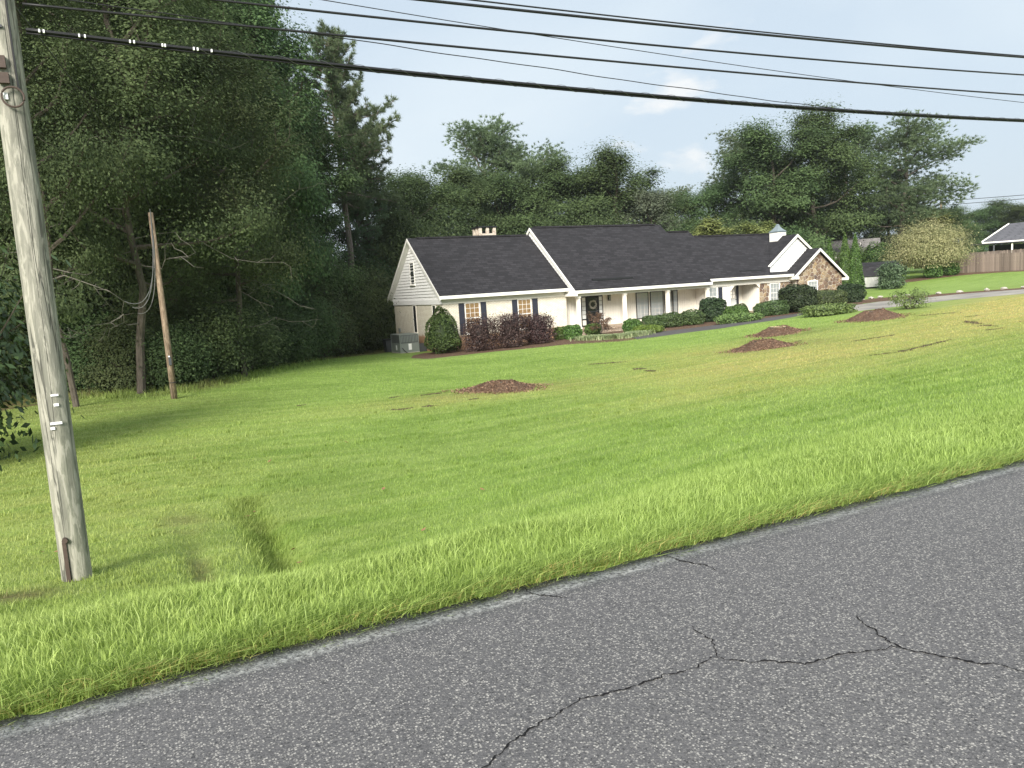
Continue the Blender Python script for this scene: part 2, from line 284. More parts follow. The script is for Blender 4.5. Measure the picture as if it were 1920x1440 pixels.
# a lookup grid makes point queries cheap
GX = np.concatenate([np.linspace(-140, -12, 45)[:-1], np.linspace(-12, 0, 60)[:-1], np.linspace(0, 2, 34)[:-1], np.linspace(2, 32, 130)[:-1], np.linspace(32, 90, 90)[:-1], np.linspace(90, 420, 40)])
GY = np.concatenate([[-60, -20, -6, 0, 3.2, 3.44], np.linspace(3.46, 14, 110)[:-1], np.linspace(14, 70, 130)[:-1], np.linspace(70, 420, 45)])
GU, GV = np.meshgrid(GX, GY); GZ = shape(GU, GV, tps(GU, GV))
far = np.clip((np.hypot(GU, GV)-230)/120, 0, 1); GZ = GZ*(1-far)+0*far
def ter(u, v):
    u = np.atleast_1d(np.asarray(u, float)); v = np.atleast_1d(np.asarray(v, float))
    i = np.clip(np.searchsorted(GX, u)-1, 0, len(GX)-2); j = np.clip(np.searchsorted(GY, v)-1, 0, len(GY)-2)
    a = (u-GX[i])/(GX[i+1]-GX[i]); b = (v-GY[j])/(GY[j+1]-GY[j])
    return (GZ[j, i]*(1-a)+GZ[j, i+1]*a)*(1-b)+(GZ[j+1, i]*(1-a)+GZ[j+1, i+1]*a)*b
def tz(u, v): return float(ter(u, v)[0])
def blob(u, v, cu, cv, ru, rv, rot=0):
    c, s = math.cos(rot), math.sin(rot); a = ((u-cu)*c+(v-cv)*s)/ru; b = (-(u-cu)*s+(v-cv)*c)/rv
    return np.exp(-(a*a+b*b))
def f_dry(u, v):
    d = .75*blob(u, v, 30, 18.5, 13, 5.0, .35)+.75*blob(u, v, 43, 25, 12, 3.2, .5)+.6*blob(u, v, 17, 17.5, 5, 3)+.5*blob(u, v, 8.3, 19.4, 3.6, 1.6)+.45*blob(u, v, 20, 23, 5, 3)+.3*blob(u, v, 12.5, 13.5, 4, 2)+.2*blob(u, v, -1, 10, 3, 6)+.25*blob(u, v, -3, 20, 6, 9)
    return np.clip(d, 0, 1)
def f_lush(u, v): return np.clip(1.1*np.exp(-(np.clip(v-3.9, 0, 9)/1.5)**2)+.55*blob(u, v, .72, 8.2, .42, 1.6)+.4*blob(u, v, 33, 30, 14, 3.5, .1)+.35*blob(u, v, 20, 35, 12, 3, -.1)+.5*blob(u, v, 62, 40, 14, 6), 0, 1)
def f_bare(u, v):
    d = .8*blob(u, v, -3.2, 31, 3.2, 2.0)+.9*blob(u, v, -1.05, 6.9, .45, .22)+.6*blob(u, v, .33, 9.6, .25, .5)+.8*blob(u, v, .36, 7.2, .10, 1.2)+.35*blob(u, v, -1.5, 26, 4, 2.2)+.5*blob(u, v, 9.7, 20.2, 2.2, 1.1)+.45*blob(u, v, 21.5, 21, 2.4, 1.6)+.45*blob(u, v, 26, 24.6, 2.4, 1.5)+.7*blob(u, v, 2.2, 30.6, 2.5, 1.0, .8)+.45*blob(u, v, .6, 5.9, .7, .2)
    w = np.clip((31.2+1.06*np.clip(u, -40, 30)+np.where(u < 0, -1.5*u*0, 0)-v), -30, 30); d = d+np.where((u < 17.5) & (w < -1.0), 1., 0.)   # forest floor
    return np.clip(d, 0, 1)
nx, ny = len(GX), len(GY); ii = (np.arange(ny-1)[:, None]*nx+np.arange(nx-1)[None]).ravel()
gu, gv = GU.ravel(), GV.ravel()
link('ground', np_mesh('ground', np.stack([gu, gv, GZ.ravel()], 1), [np.stack([ii, ii+1, ii+nx+1, ii+nx], 1)], M_lawn, smooth=True, extra={'dry': f_dry(gu, gv), 'lush': f_lush(gu, gv), 'bare': f_bare(gu, gv)}), kind='structure', label='sloping green lawn with dry straw-coloured patches around the house')

rng = np.random.default_rng(7); random.seed(7)
# road: a slab with a slightly ragged edge
xs = np.concatenate([np.arange(-60, -3, 2.), np.arange(-3, 14, .06), np.arange(14, 120, 2.)])
ed = 3.455+.022*np.sin(xs*2.1)+.016*np.sin(xs*7.3+1)+.012*np.sin(xs*19.7)+rng.normal(0, .009, len(xs)); n = len(xs)
rows = [np.full(n, q) for q in (-6., -3., -1., 0., .7, 1.4, 2.1, 2.7, 3.2)]+[ed, ed+.015]; zr = [-1.55]*10+[-1.66]
Vr = np.concatenate([np.stack([xs, q, np.full(n, z_)], 1) for q, z_ in zip(rows, zr)]); k = np.arange(n-1)
road = link('road', np_mesh('road', Vr, [np.concatenate([np.stack([k+j*n, k+1+j*n, k+1+(j+1)*n, k+(j+1)*n], 1) for j in range(10)])], M_asph), kind='structure', label='worn grey asphalt road with faded white edge line')
def crack(pts, w0):
    pts = np.array(pts, float); P = [pts[0]]
    for a, b in zip(pts[:-1], pts[1:]):
        L = np.linalg.norm(b-a); m_ = max(2, int(L/.012)); nrm = np.array([-(b-a)[1], (b-a)[0]])/max(L, 1e-6)
        off = 0
        for j in range(1, m_+1):
            off = off*.8+rng.normal(0, .0050); P.append(a+(b-a)*j/m_+nrm*(off if j < m_ else 0))
    P = np.array(P); T = np.gradient(P, axis=0); T /= np.linalg.norm(T, axis=1)[:, None]+1e-9; Nn = np.stack([-T[:, 1], T[:, 0]], 1)
    t = np.linspace(0, 1, len(P)); w = w0*(.25+.9*np.sin(np.pi*np.clip(t*.94+.03, 0, 1))**.5)*(.28+1.15*rng.random(len(P))**1.5)
    n = len(P); V = np.concatenate([np.c_[P+Nn*w[:, None], np.full(n, -1.547)], np.c_[P-Nn*w[:, None], np.full(n, -1.547)]]); k = np.arange(n-1)
    link('crack', np_mesh('crack', V, [np.stack([k, k+1, k+n+1, k+n], 1)], M_crack), road)
crack([(.60,2.02),(.88,2.17),(1.03,2.25),(1.2,2.3),(1.37,2.36),(1.57,2.32),(1.73,2.33),(1.9,2.31),(2.01,2.33)], .0042)
crack([(2.01,2.33),(2.08,2.24),(2.18,2.16),(2.25,2.09),(2.39,2.08),(2.53,2.04),(2.66,1.99)], .0046)
crack([(2.78,2.28),(2.73,2.15),(2.68,2.06),(2.67,1.98),(2.73,1.86),(2.79,1.75),(2.85,1.7),(2.87,1.62),(2.95,1.5)], .0055)
crack([(2.11,2.6),(2.08,2.44),(2.01,2.33)], .003); crack([(1.69,3.46),(1.69,3.33),(1.81,3.2)], .004); crack([(2.55,3.42),(2.59,3.26),(2.65,3.16),(2.64,3.05)], .005)

# sheets laid on the ground (paths, beds)
def ribbon(name, A, B, m, lift, nsub=8, parent=None, rag=0., **kw):
    A = np.array(A, float); B = np.array(B, float)
    def res(P, n=60):
        d = np.r_[0, np.cumsum(np.linalg.norm(np.diff(P, axis=0), axis=1))]; t = np.linspace(0, d[-1], n); return np.stack([np.interp(t, d, P[:, 0]), np.interp(t, d, P[:, 1])], 1)
    A = res(A); B = res(B)
    if rag: A = A+rng.normal(0, rag, A.shape)
    n = len(A); rows = [A+(B-A)*j/nsub for j in range(nsub+1)]; Q = np.concatenate(rows); z = ter(Q[:, 0], Q[:, 1])+lift*np.repeat(np.r_[.1, np.ones(nsub-1), .4], n)
    k = np.arange(n-1); F = np.concatenate([np.stack([k+j*n, k+1+j*n, k+1+(j+1)*n, k+(j+1)*n], 1) for j in range(nsub)])
    return link(name, np_mesh(name, np.c_[Q, z], [F], m, smooth=True), parent, **kw)
ribbon('planting_bed', [(13.4,39.3),(13.6,37.3),(15.2,37.6),(16.9,37.8),(18.8,37.1),(21.1,36.3),(22.4,34.7),(23.2,33.4),(24.3,33.8),(26.3,35.8)], [(14.4,41.5),(15.6,43.2),(16.5,43.2),(18,43),(20,43),(22,43),(24,43),(25,43),(26.,42),(26.6,41.2)], M_mulch, .03, 10, rag=.04, kind='structure', label='red-brown mulch bed along the brick wing')
ribbon('planting_bed', [(26.3,36.6),(28,36.4),(30,36.1),(32,35.9),(34.2,36),(36.2,36.2),(37.5,36.2),(39,36.2),(41,35),(44,35.4)], [(26.6,41.1),(28,41.1),(30,41.1),(32,41.1),(34,41.2),(36,41.4),(38,41.4),(40.5,41.4),(44,41),(48.4,41)], M_mulch, .03, 10, rag=.04, kind='structure', label='mulch bed along the porch and stone wall')
ribbon('path', [(24,33.3),(25.7,33.4),(27.8,33.35),(29.4,33),(31.8,33.5),(34,33.6),(36.3,34.2),(38.5,35),(40.3,34.3),(42,33.5)], [(25.2,36),(26.3,36.2),(28,36.3),(30,36),(32,35.8),(34.2,35.9),(36.2,36.1),(37.8,36.1),(40,36.),(43,35.2)], M_path, .045, 4, kind='structure', label='dark asphalt front walk')
ribbon('driveway', [(36.4,31.9),(38.8,31.3),(41,30.1),(43.8,29.3),(45,27.9),(46.5,26.6),(52,20)], [(42.,35.4),(46.5,36.2),(48.1,34.6),(50.5,33.5),(51.8,32.1),(52.6,30.1),(59,24)], M_drive, .05, 5, kind='structure', label='pale concrete driveway')
ribbon('planting_bed', [(43.5,36.4),(46.7,36.6),(48.3,35),(50.7,33.9),(52,32.5),(52.9,30.5),(59.3,24.4)], [(47.5,39.7),(51.6,40.2),(52.7,38.7),(53.4,36.7),(53.9,33.4),(54.7,31.4),(61,25.5)], M_mulch, .06, 5, rag=.05, kind='structure', label='mulch strip edged with rocks behind the driveway')
ribbon('planting_bed', [(66.,51.5),(68.5,49.8),(71,48.8),(74,47.5),(76.4,45.2),(76.6,42)], [(68.5,53),(71,52),(73.5,51.5),(75.8,51.4),(77.4,47),(77.6,42)], M_mulch, .04, 4, rag=.08, kind='structure', label='bare red earth under the board fence')
# edging rocks
rl = [(48.93,39.68),(50.4,40.0),(51.61,40.17),(52.3,39.4),(52.7,38.73),(53.1,37.7),(53.43,36.67),(53.6,35.2),(53.79,33.37),(54.2,32.4),(54.64,31.36),(56.0,30.1)]
for i, (a, b) in enumerate(rl):
    V = []; F = []
    import bmesh
    bm = bmesh.new(); bmesh.ops.create_icosphere(bm, subdivisions=2, radius=1)
    for v in bm.verts:
        v.co = Vector((v.co.x*random.uniform(.15, .3), v.co.y*random.uniform(.12, .2), v.co.z*random.uniform(.07, .13)))*(1+.15*math.sin(v.co.x*9+i)+.12*math.sin(v.co.z*11+2*i))
    me = bpy.data.meshes.new('rock'); bm.to_mesh(me); bm.free(); me.materials.append(M_rock)
    o = link('edging_rock', me, None, label=f'pale rock edging the driveway bed, {["first","second","third","fourth","fifth","sixth","seventh","eighth","ninth","tenth","eleventh","twelfth"][i]} counting from the stone gable', cat='rock', group='rocks edging the mulch strip'); o.location = (a, b, tz(a, b)+.09); o.rotation_euler = (0, 0, i*1.3)

# bare soil patches and ruts in the lawn
SV = []; SF = []
def soil(pts, w):
    pts = np.array(pts, float)
    d = np.r_[0, np.cumsum(np.linalg.norm(np.diff(pts, axis=0), axis=1))]; n = max(10, int(d[-1]/.08)); t = np.linspace(0, d[-1], n)
    P = np.stack([np.interp(t, d, pts[:, 0]), np.interp(t, d, pts[:, 1])], 1)+rng.normal(0, .012, (n, 2)); T = np.gradient(P, axis=0); T /= np.linalg.norm(T, axis=1)[:, None]+1e-9; N = np.stack([-T[:, 1], T[:, 0]], 1)
    ww = w*np.sin(np.pi*np.linspace(.03, .97, n))**.6*(.15+1.5*rng.random(n)**1.5); A = P+N*ww[:, None]; B = P-N*(ww*rng.uniform(.4, 1.2, n))[:, None]
    for q, h in ((A, .012), (P, .03), (B, .012)): pass
    i0 = sum(len(x) for x in SV); Q = np.concatenate([A, P, B]); z = ter(Q[:, 0], Q[:, 1])+np.repeat([.002, .010, .002], n)+rng.random(3*n)*.014
    SV.append(np.c_[Q, z]); k = np.arange(n-1)+i0; SF.append(np.stack([k, k+1, k+1+n, k+n], 1)); SF.append(np.stack([k+n, k+1+n, k+1+2*n, k+2*n], 1))
for pts, w in (([(5.63,18.62),(6.0,18.5),(6.3,18.55)], .12), ([(6.45,18.5),(6.98,18.48)], .16), ([(15.5,24.7),(16.05,24.21),(16.6,23.8)], .38), ([(15.1,21.2),(14.95,20.6)], .22), ([(14.8,20.1),(14.66,19.5)], .2), ([(18.2,14.5),(18.78,14.0),(19.6,14.1),(21.7,14.5)], .17), ([(22.3,18.5),(24.3,18.27)], .12),
    ([(29.2,18.9),(28.4,18.2),(27.46,17.2)], .2), ([(27.0,16.9),(26.17,15.86)], .2), ([(6.5,21.17),(6.9,21.33)], .1), ([(3.94,21.49),(4.25,21.6)], .14), ([(8,18.82),(8.3,18.83)], .12), ([(32.6,23.6),(33.9,22.1)], .3), ([(27.8,16.1),(28.6,15.8)], .15), ([(22.96,21.64),(22.94,21.3)], .14), ([(10.6,22.3),(11.2,22.4)], .12), ([(7.4,21),(8.1,21.1)], .1), ([(24.6,15.3),(25.3,15.1)], .14), ([(31,20.2),(31.8,20.0)], .16)): soil(pts, w)
link('bare_soil', np_mesh('bare_soil', np.concatenate(SV), [np.concatenate(SF)], M_soil), kind='stuff', label='bare dark soil scars in the lawn')

# ------------------------------------------------------------------ the house
H = empty('ranch_house', (16.6, 42.15, -3.6), label='long cream brick and board house with charcoal roof and stone gable', cat='house')
def W(*b):
    m_ = MB()
    for q in b: m_.box(*q)
    return m_
def slab(e0, e1, a0, a1, th=.07, axis='u'):
    """roof slope between eave e0=(across,z) and ridge e1 running a0..a1"""
    (c0, z0), (c1, z1) = e0, e1
    if axis == 'u': pts = [(a0, c0, z0), (a0, c1, z1), (a0, c1, z1-th), (a0, c0, z0-th)]; return pts, (a1-a0, 0, 0)
    pts = [(c0, a0, z0), (c1, a0, z1), (c1, a0, z1-th), (c0, a0, z0-th)]; return pts, (0, a1-a0, 0)
def roof(slopes, name='roof', m=None):
    b = MB()
    for s in slopes: b.ext(*s)
    return b.build(name, m or M_shing, H)
# --- left brick wing (A)
wallA = W((16.6, 25.0, 42.15, 51.1, -4.1, -.72)).build('wall', M_brick, H, label='cream painted brick wall of the left wing')
rA = roof([slab((41.66, -.27), (46.56, 3.42), 16.28, 24.95), slab((51.46, -.27), (46.56, 3.42), 16.28, 24.95)])
W((16.9, 24.7, 46.42, 46.70, 3.38, 3.48)).build('ridge_vent', M_shing, rA)
W((16.30, 24.9, 41.60, 41.66, -.46, -.27)).build('fascia', M_white, H); W((16.62, 24.95, 41.66, 42.15, -.46, -.42)).build('soffit', M_white, H)
W((16.58, 25.0, 42.09, 42.148, -.75, -.46)).build('frieze_board', M_cream, H); W((16.54, 16.598, 42.1, 51.12, -.75, -.47)).build('frieze_board', M_side, H)
W((16.3, 16.6, 51.46, 51.52, -.46, -.27)).build('fascia', M_white, H)
def rake(u0, u1, pts, wd=.17):
    """sloping trim board following pts=[(v,z),..] with face at u0"""
    for (a, b) in zip(pts[:-1], pts[1:]):
        MB().ext([(u0, a[0], a[1]), (u0, b[0], b[1]), (u0, b[0], b[1]-wd), (u0, a[0], a[1]-wd)], (u1-u0, 0, 0)).build('rake_board', M_white, H)
rake(16.25, 16.30, [(41.6, -.33), (46.56, 3.40), (51.5, -.33)], .2)
for sg in (-1, 1): MB().ext([(16.3, 46.56+sg*4.85, -.40), (16.3, 46.56, 3.27), (16.3, 46.56, 3.22), (16.3, 46.56+sg*4.85, -.45)], (.3, 0, 0)).build('soffit', M_white, H)
def siding(parent, fn, z0, z1, step=.19, m=None, plane='u', at=16.5, sgn=-1, base=None, lap=.05):
    """lap boards; fn(z) -> (lo, hi) across the wall"""
    z = z0
    while z < z1-.02:
        zt = min(z+step, z1); a0, b0 = fn(z); a1, b1 = fn(zt)
        if b0-a0 > .05:
            if b1-a1 < .02: a1 = b1 = (a1+b1)/2; 
            lo, hi = at+sgn*lap, at+sgn*.006; bk = at-sgn*.02
            Q = [(lo, a0, z), (lo, b0, z), (hi, b1, zt), (hi, a1, zt), (bk, a0, z), (bk, b0, z), (bk, b1, zt), (bk, a1, zt)]
            if plane == 'v': Q = [(q[1], q[0], q[2]) for q in Q]
            mb = MB(); mb.v = Q; mb.f = [(0,1,2,3),(7,6,5,4),(0,4,5,1),(1,5,6,2),(2,6,7,3),(3,7,4,0)]
            mb.build('siding_board', m or M_side, parent)
        z = zt
gA = MB().ext([(16.62, 42.2, -.5), (16.62, 46.56, 3.2), (16.62, 51.0, -.5)], (.1, 0, 0)).build('gable_wall', M_side, H)
siding(gA, lambda z: (46.56-(3.22-z)/.755, 46.56+(3.22-z)/.755), -.47, 3.15, .185, at=16.6)
vt = W((16.55, 16.60, 46.1, 47.02, 2.5, 2.53)).build('gable_vent', M_white, H)
for k in range(5): W((16.545, 16.57, 46.25+.05*k, 46.87-.05*k, 2.56+.09*k, 2.60+.09*k)).build('louver', M_white, vt)

def window(parent, x0, x1, z0, z1, at, cols, rows, plane='v', window_back=None, fm=None, mm=None, name='window', sill=True, fr=.05, dep=.03, rail=True, tint=None):
    """window in a wall; plane 'v': wall faces -y at y=at; plane 'u': wall faces -x at x=at"""
    def bx(a0, a1, d0, d1, c0, c1): return (a0, a1, at-d1, at-d0, c0, c1) if plane == 'v' else (at-d1, at-d0, a0, a1, c0, c1)
    fm = fm or M_white; mm = mm or M_white
    w = W(bx(x0-fr, x0, -.02, dep, z0, z1), bx(x1, x1+fr, -.02, dep, z0, z1), bx(x0-fr, x1+fr, -.02, dep+.002, z1, z1+fr), bx(x0-fr, x1+fr, -.02, dep+.002, z0-fr, z0)).build(name, fm, parent)
    W(bx(x0, x1, -.012, -.008+.012, z0, z1)).build('window_back', window_back or M_curt, w)  # panel behind the glass; dark_room colour stands in for an unlit interior
    c_ = [bx(a_, a_, .008, .008, q_, q_) for a_, q_ in ((x0, z0), (x1, z0), (x1, z1), (x0, z1))]; MB().poly([(q_[0], q_[2], q_[4]) for q_ in c_]).build('pane', M_glass, w)
    mu = MB(); t = .011
    for k in range(1, cols): x = x0+(x1-x0)*k/cols; mu.box(*bx(x-t, x+t, .012, .02, z0, z1))
    for k in range(1, rows): z = z0+(z1-z0)*k/rows; mu.box(*bx(x0, x1, .0122, .0202, z-t, z+t))
    if rail: zm = (z0+z1)/2; mu.box(*bx(x0, x1, .0118, .03, zm-.025, zm+.025))
    if cols > 1 or rows > 1: mu.build('muntin', mm, w)
    if sill: W(bx(x0-fr-.05, x1+fr+.05, 0, dep+.07, z0-fr-.06, z0-fr)).build('sill', fm, w)
    return w
def shutter(u0, u1, z0, z1, at):
    s = W((u0, u1, at-.045, at-.004, z0, z1)).build('shutter', M_navy, H)
    for k in range(2):
        zz0 = z0+.06+k*(z1-z0)/2; zz1 = zz0+(z1-z0)/2-.1
        n = 9; b = MB()
        for j in range(n): b.box(u0+.05, u1-.05, at-.055, at-.046, zz0+(zz1-zz0)*(j+.15)/n, zz0+(zz1-zz0)*(j+.8)/n)
        b.build('louver', M_navy, s)
window(H, 18.06, 18.92, -2.52, -.80, 42.15, 3, 6, window_back=M_blind, fr=.06)
shutter(17.62, 17.97, -2.6, -.77, 42.15); shutter(19.05, 19.40, -2.6, -.77, 42.15)
window(H, 21.58, 22.42, -2.52, -.80, 42.15, 3, 6, window_back=M_blind, fr=.06)
shutter(21.15, 21.50, -2.6, -.77, 42.15); shutter(22.55, 22.92, -2.6, -.77, 42.15)
window(H, 46.74, 47.28, -2.5, -.82, 16.6, 2, 4, 'u', M_room, mm=M_dgrey, fm=M_cream)
window(H, 43.26, 43.80, -2.5, -.82, 16.6, 2, 4, 'u', M_room, mm=M_dgrey, fm=M_cream)
window(H, 46.5, 47.2, .58, 1.88, 16.565, 2, 4, 'u', M_room, mm=M_dgrey, fm=M_white)
# rear shed dormer
roof([([(17.2, 46.9, 3.25), (17.2, 50.7, 2.2), (17.2, 50.7, 2.12), (17.2, 46.9, 3.17)], (6.5, 0, 0))], 'dormer_roof')
W((17.3, 23.6, 47.5, 50.3, .3, 2.2)).build('dormer_wall', M_side, H); W((17.15, 17.2, 49.2, 50.75, 2.05, 2.45)).build('dormer_fascia', M_white, H)
# chimney
ch = W((21.95, 23.2, 48.0, 49.1, 1.0, 3.72)).build('chimney', M_chim, H)
for (a, b, c, d) in ((21.95, 22.15, 48.0, 48.2), (22.48, 22.68, 48.0, 48.15), (23.0, 23.2, 48.0, 48.2), (21.95, 22.12, 48.9, 49.1), (23.02, 23.2, 48.9, 49.1), (21.95, 22.1, 48.48, 48.62)): W((a, b, c, d, 3.72, 4.12)).build('pier', M_chim, ch)
W((22.2, 22.95, 48.3, 48.85, 3.725, 3.95)).build('flue', M_dark, ch); W((21.88, 23.27, 47.93, 49.17, 4.12, 4.20)).build('cap', M_dark, ch)

# --- tall centre with porch (B)
rB = roof([slab((40.80, -.45), (46.27, 3.90), 24.88, 35.72), slab((51.74, -.45), (46.27, 3.90), 24.88, 35.72)])
W((25.2, 35.2, 46.12, 46.42, 3.86, 3.97)).build('ridge_vent', M_shing, rB)
W((26.6, 29.7, 41.45, 41.62, .10, .21)).build('dark_roof_strip', M_dark, rB)  # thin dark raised strip near the eave
W((24.9, 35.72, 40.74, 40.80, -.63, -.45)).build('fascia', M_white, H); W((24.95, 35.75, 40.8, 42.9, -.66, -.62)).build('soffit', M_cream, H)
rake(24.83, 24.88, [(40.74, -.49), (46.27, 3.87), (51.8, -.49)], .19)
W((24.86, 25.02, 40.76, 42.1, -.78, -.63)).build('eave_return', M_white, H)
gB = MB().ext([(24.98, 40.9, -.62), (24.98, 46.27, 3.66), (24.98, 51.6, -.62)], (.1, 0, 0)).build('gable_wall', M_side, H)
siding(gB, lambda z: (46.27-(3.68-z)/.797, 46.27+(3.68-z)/.797), -.60, 3.6, .185, at=24.96, lap=.03)
W((25.05, 35.7, 41.12, 41.30, -.82, -.64)).build('porch_beam', M_cream, H)
W((24.98, 36.1, 42.95, 51.5, -4., -.6)).build('wall', M_cream, H)
bw = W((24.98, 36.05, 42.90, 42.95, -3.2, -.66)).build('board_wall', M_cream, H, label='cream vertical board porch wall')
x = 25.02
while x < 36.0:
    if not (26.45 < x+.1 < 28.2 or 30.8 < x+.1 < 34.45): W((x, x+.185, 42.872, 42.902, -2.83, -.67)).build('board', M_cream, bw)
    else: W((x, x+.185, 42.872, 42.902, -.80, -.67)).build('board', M_cream, bw)
    x += .2
pf = W((25.02, 36.0, 41.02, 42.9, -2.98, -2.84)).build('porch_floor', M_step, H); W((25.04, 36.0, 41.08, 42.9, -3.9, -2.98)).build('porch_base', M_step, H)
st_ = W((27.6, 30.0, 40.6, 41.06, -3.9, -3.04)).build('step', M_step, H); W((27.9, 29.7, 40.2, 40.6, -3.9, -3.2)).build('step', M_step, H)
for u in (25.32, 28.79, 32.25, 35.64):
    p_ = W((u-.10, u+.10, 41.12, 41.32, -2.84, -.82)).build('post', M_cream, H)
    W((u-.13, u+.13, 41.09, 41.35, -2.84, -2.72)).build('base', M_cream, p_); W((u-.13, u+.13, 41.09, 41.35, -.92, -.82)).build('capital', M_cream, p_)
# front door with sidelights and wreath
V0 = 42.87
dr = W((26.50, 28.20, V0-.03, V0+.02, -2.83, -.82)).build('door_surround', M_dark, H)
for a, b in ((26.57, 26.84), (27.90, 28.13)):
    W((a, b, V0-.045, V0-.03, -2.35, -.92)).build('sidelight', M_curt, dr); m_ = MB()
    for k in range(6): m_.box(a, b, V0-.055, V0-.045, -2.35+k*.28, -2.33+k*.28)
    m_.build('muntin', M_dark, dr); W((a, b, V0-.045, V0-.03, -2.75, -2.42)).build('panel', M_cream, dr)
dd = W((26.95, 27.80, V0-.06, V0-.03, -2.80, -.86)).build('door', M_dark, H); W((27.05, 27.70, V0-.066, V0-.06, -2.6, -1.0)).build('pane', M_glass, dd)
W((27.02, 27.73, V0-.068, V0-.058, -1.92, -1.86)).build('rail', M_dgrey, dd)
MB().tube([(27.74, V0-.06, -1.85), (27.74, V0-.12, -1.85)], .03).build('handle', M_lash, dd)
wr = MB(); 
for k in range(90):
    a = k/90*2*math.pi; r = .24+random.uniform(-.05, .05); c = Vector((27.38+math.cos(a)*r, V0-.09+random.uniform(-.02, .01), -1.42+math.sin(a)*r)); d = Vector((random.gauss(0, 1), random.gauss(0, .3), random.gauss(0, 1))).normalized()*.07; e = d.cross(Vector((0, 1, 0)))*.35
    wr.poly([c-d, c+e, c+d, c-e])
M_wr = simple('wreath_leaf', (.42, .40, .33), .7, .4, 30)
wro = wr.build('door_wreath', M_wr, None, label='pale leafy wreath hung on the black front door', cat='wreath')
for u, v in ((28.65, 42.86), (25.12, 42.86)):
    la = empty('wall_lantern', (u, v, -1.05), label='black wall lantern beside the right sidelight of the front door' if u > 26 else 'black wall lantern partly hidden behind the leftmost porch post', cat='lantern', group='lanterns beside the front door')
    W((-.04, .04, -.05, 0, -.15, .15)).build('back_plate', M_dark, la, local=True); W((-.085, .085, -.22, -.05, .13, .17)).build('cap', M_dark, la, local=True); W((-.075, .075, -.21, -.06, -.2, -.17)).build('base', M_dark, la, local=True)
    b = MB()
    for sx in (-.07, .06):
        for sy in (-.205, -.075): b.box(sx, sx+.012, sy, sy+.012, -.17, .13)
    b.build('bar', M_dark, la, local=True); W((-.05, .05, -.185, -.085, -.16, .12)).build('pane', M_glass, la, local=True); W((-.015, .015, -.15, -.12, -.17, -.02)).build('candle', M_label, la, local=True)
for a, b, c, z0, z1 in ((30.93, 31.86, 3, -2.60, -.90), (32.10, 33.12, 3, -2.60, -.90), (33.30, 33.86, 2, -2.60, -.90), (34.02, 34.36, 1, -2.60, -.90)):
    window(H, a, b, z0, z1, 42.87, c, 6, fm=M_dark, mm=M_white, fr=.045, sill=False, rail=False)

# --- right section (C)
roof([slab((51.0, -.25), (45.1, 2.88), 35.6, 46.6)], 'roof')
cs = MB(); e = lambda v: -.25+.776*(v-41.02)
cp = [(35.55, 41.02), (41.25, 41.02), (44.95, 44.78), (46.6, 45.1), (35.55, 45.1)]
cs.ext([(a, b, e(b) if b < 45 else 2.9) for a, b in cp], (0, 0, -.07)); rC = cs.build('roof', M_shing, H)
W((37.9, 45.6, 44.97, 45.23, 2.86, 2.96)).build('ridge_vent', M_shing, rC); W((38.9, 41.0, 41.5, 41.66, .13, .2)).build('dark_roof_strip', M_dark, rC)  # ridge piece, then a thin dark strip low on the slope
roof([slab((41.9, .43), (45.62, 3.31), 35.73, 37.85), slab((50.5, -.25), (45.62, 3.31), 35.73, 37.85)], 'link_roof')
W((35.9, 37.7, 45.5, 45.74, 3.28, 3.37)).build('ridge_vent', M_shing, H)
W((35.75, 43.5, 40.96, 41.02, -.43, -.25)).build('fascia', M_white, H); W((35.75, 43.5, 41.02, 41.55, -.45, -.41)).build('soffit', M_white, H)
W((36.05, 40.75, 41.44, 41.50, -.80, -.45)).build('frieze_board', M_cream, H)
wc = W((36.02, 37.95, 41.53, 43.0, -3.6, -.5)).build('wall', M_cream, H)
x = 36.05
while x < 37.9:
    W((x, min(x+.185, 37.95), 41.5, 41.53, -2.7, -.81)).build('board', M_white, wc); x += .2
for k in range(7): W((35.99, 36.02, 41.55+k*.2, 41.735+k*.2, -2.83, -.67)).build('board', M_white, wc)
W((40.65, 48.0, 41.60, 50., -3.6, -.5)).build('wall', M_cream, H); rb = W((37.95, 40.65, 43.2, 43.3, -3.6, -.45)).build('entry_back_wall', M_stuc, H)
W((37.95, 40.66, 41.6, 43.2, -2.95, -2.72)).build('entry_floor', M_step, H); W((39.2, 40.5, 41.2, 41.6, -3.2, -2.84)).build('step', M_step, H); W((37.96, 40.64, 41.5, 43.2, -.62, -.58)).build('entry_ceiling', M_white, H)
sw_ = W((40.63, 40.65, 41.6, 43.2, -2.75, -.6)).build('entry_side_wall', M_cream, H)
for k in range(8): W((40.61, 40.632, 41.62+k*.2, 41.80+k*.2, -2.74, -.6)).build('board', M_cream, sw_)
for (p0, p1, p2) in (((37.95, -.8), (38.35, -.8), (37.95, -1.15)), ((40.65, -.8), (40.3, -.8), (40.65, -1.1))):
    MB().ext([(p0[0], 41.46, p0[1]), (p1[0], 41.46, p1[1]), (p2[0], 41.46, p2[1])], (0, .08, 0)).build('corner_bracket', M_cream, H)
d2 = W((39.05, 39.98, 43.12, 43.19, -2.72, -.84)).build('door', M_curt, H); window(d2, 39.2, 39.85, -1.75, -.98, 43.11, 3, 3, fm=M_cream, mm=M_dgrey, sill=False, rail=False, fr=.03); W((39.98, 40.12, 43.02, 43.19, -2.72, -.8)).build('storm_door_edge', M_navy, d2); MB().tube([(39.9, 43.12, -1.85), (39.9, 43.05, -1.85)], .03).build('handle', M_lash, d2)
window(H, 36.02, 36.68, -2.1, -.86, 41.49, 2, 4, window_back=M_curt, fr=.05); shutter(35.66, 35.96, -2.2, -.85, 41.47); shutter(36.84, 37.18, -2.2, -.85, 41.49)

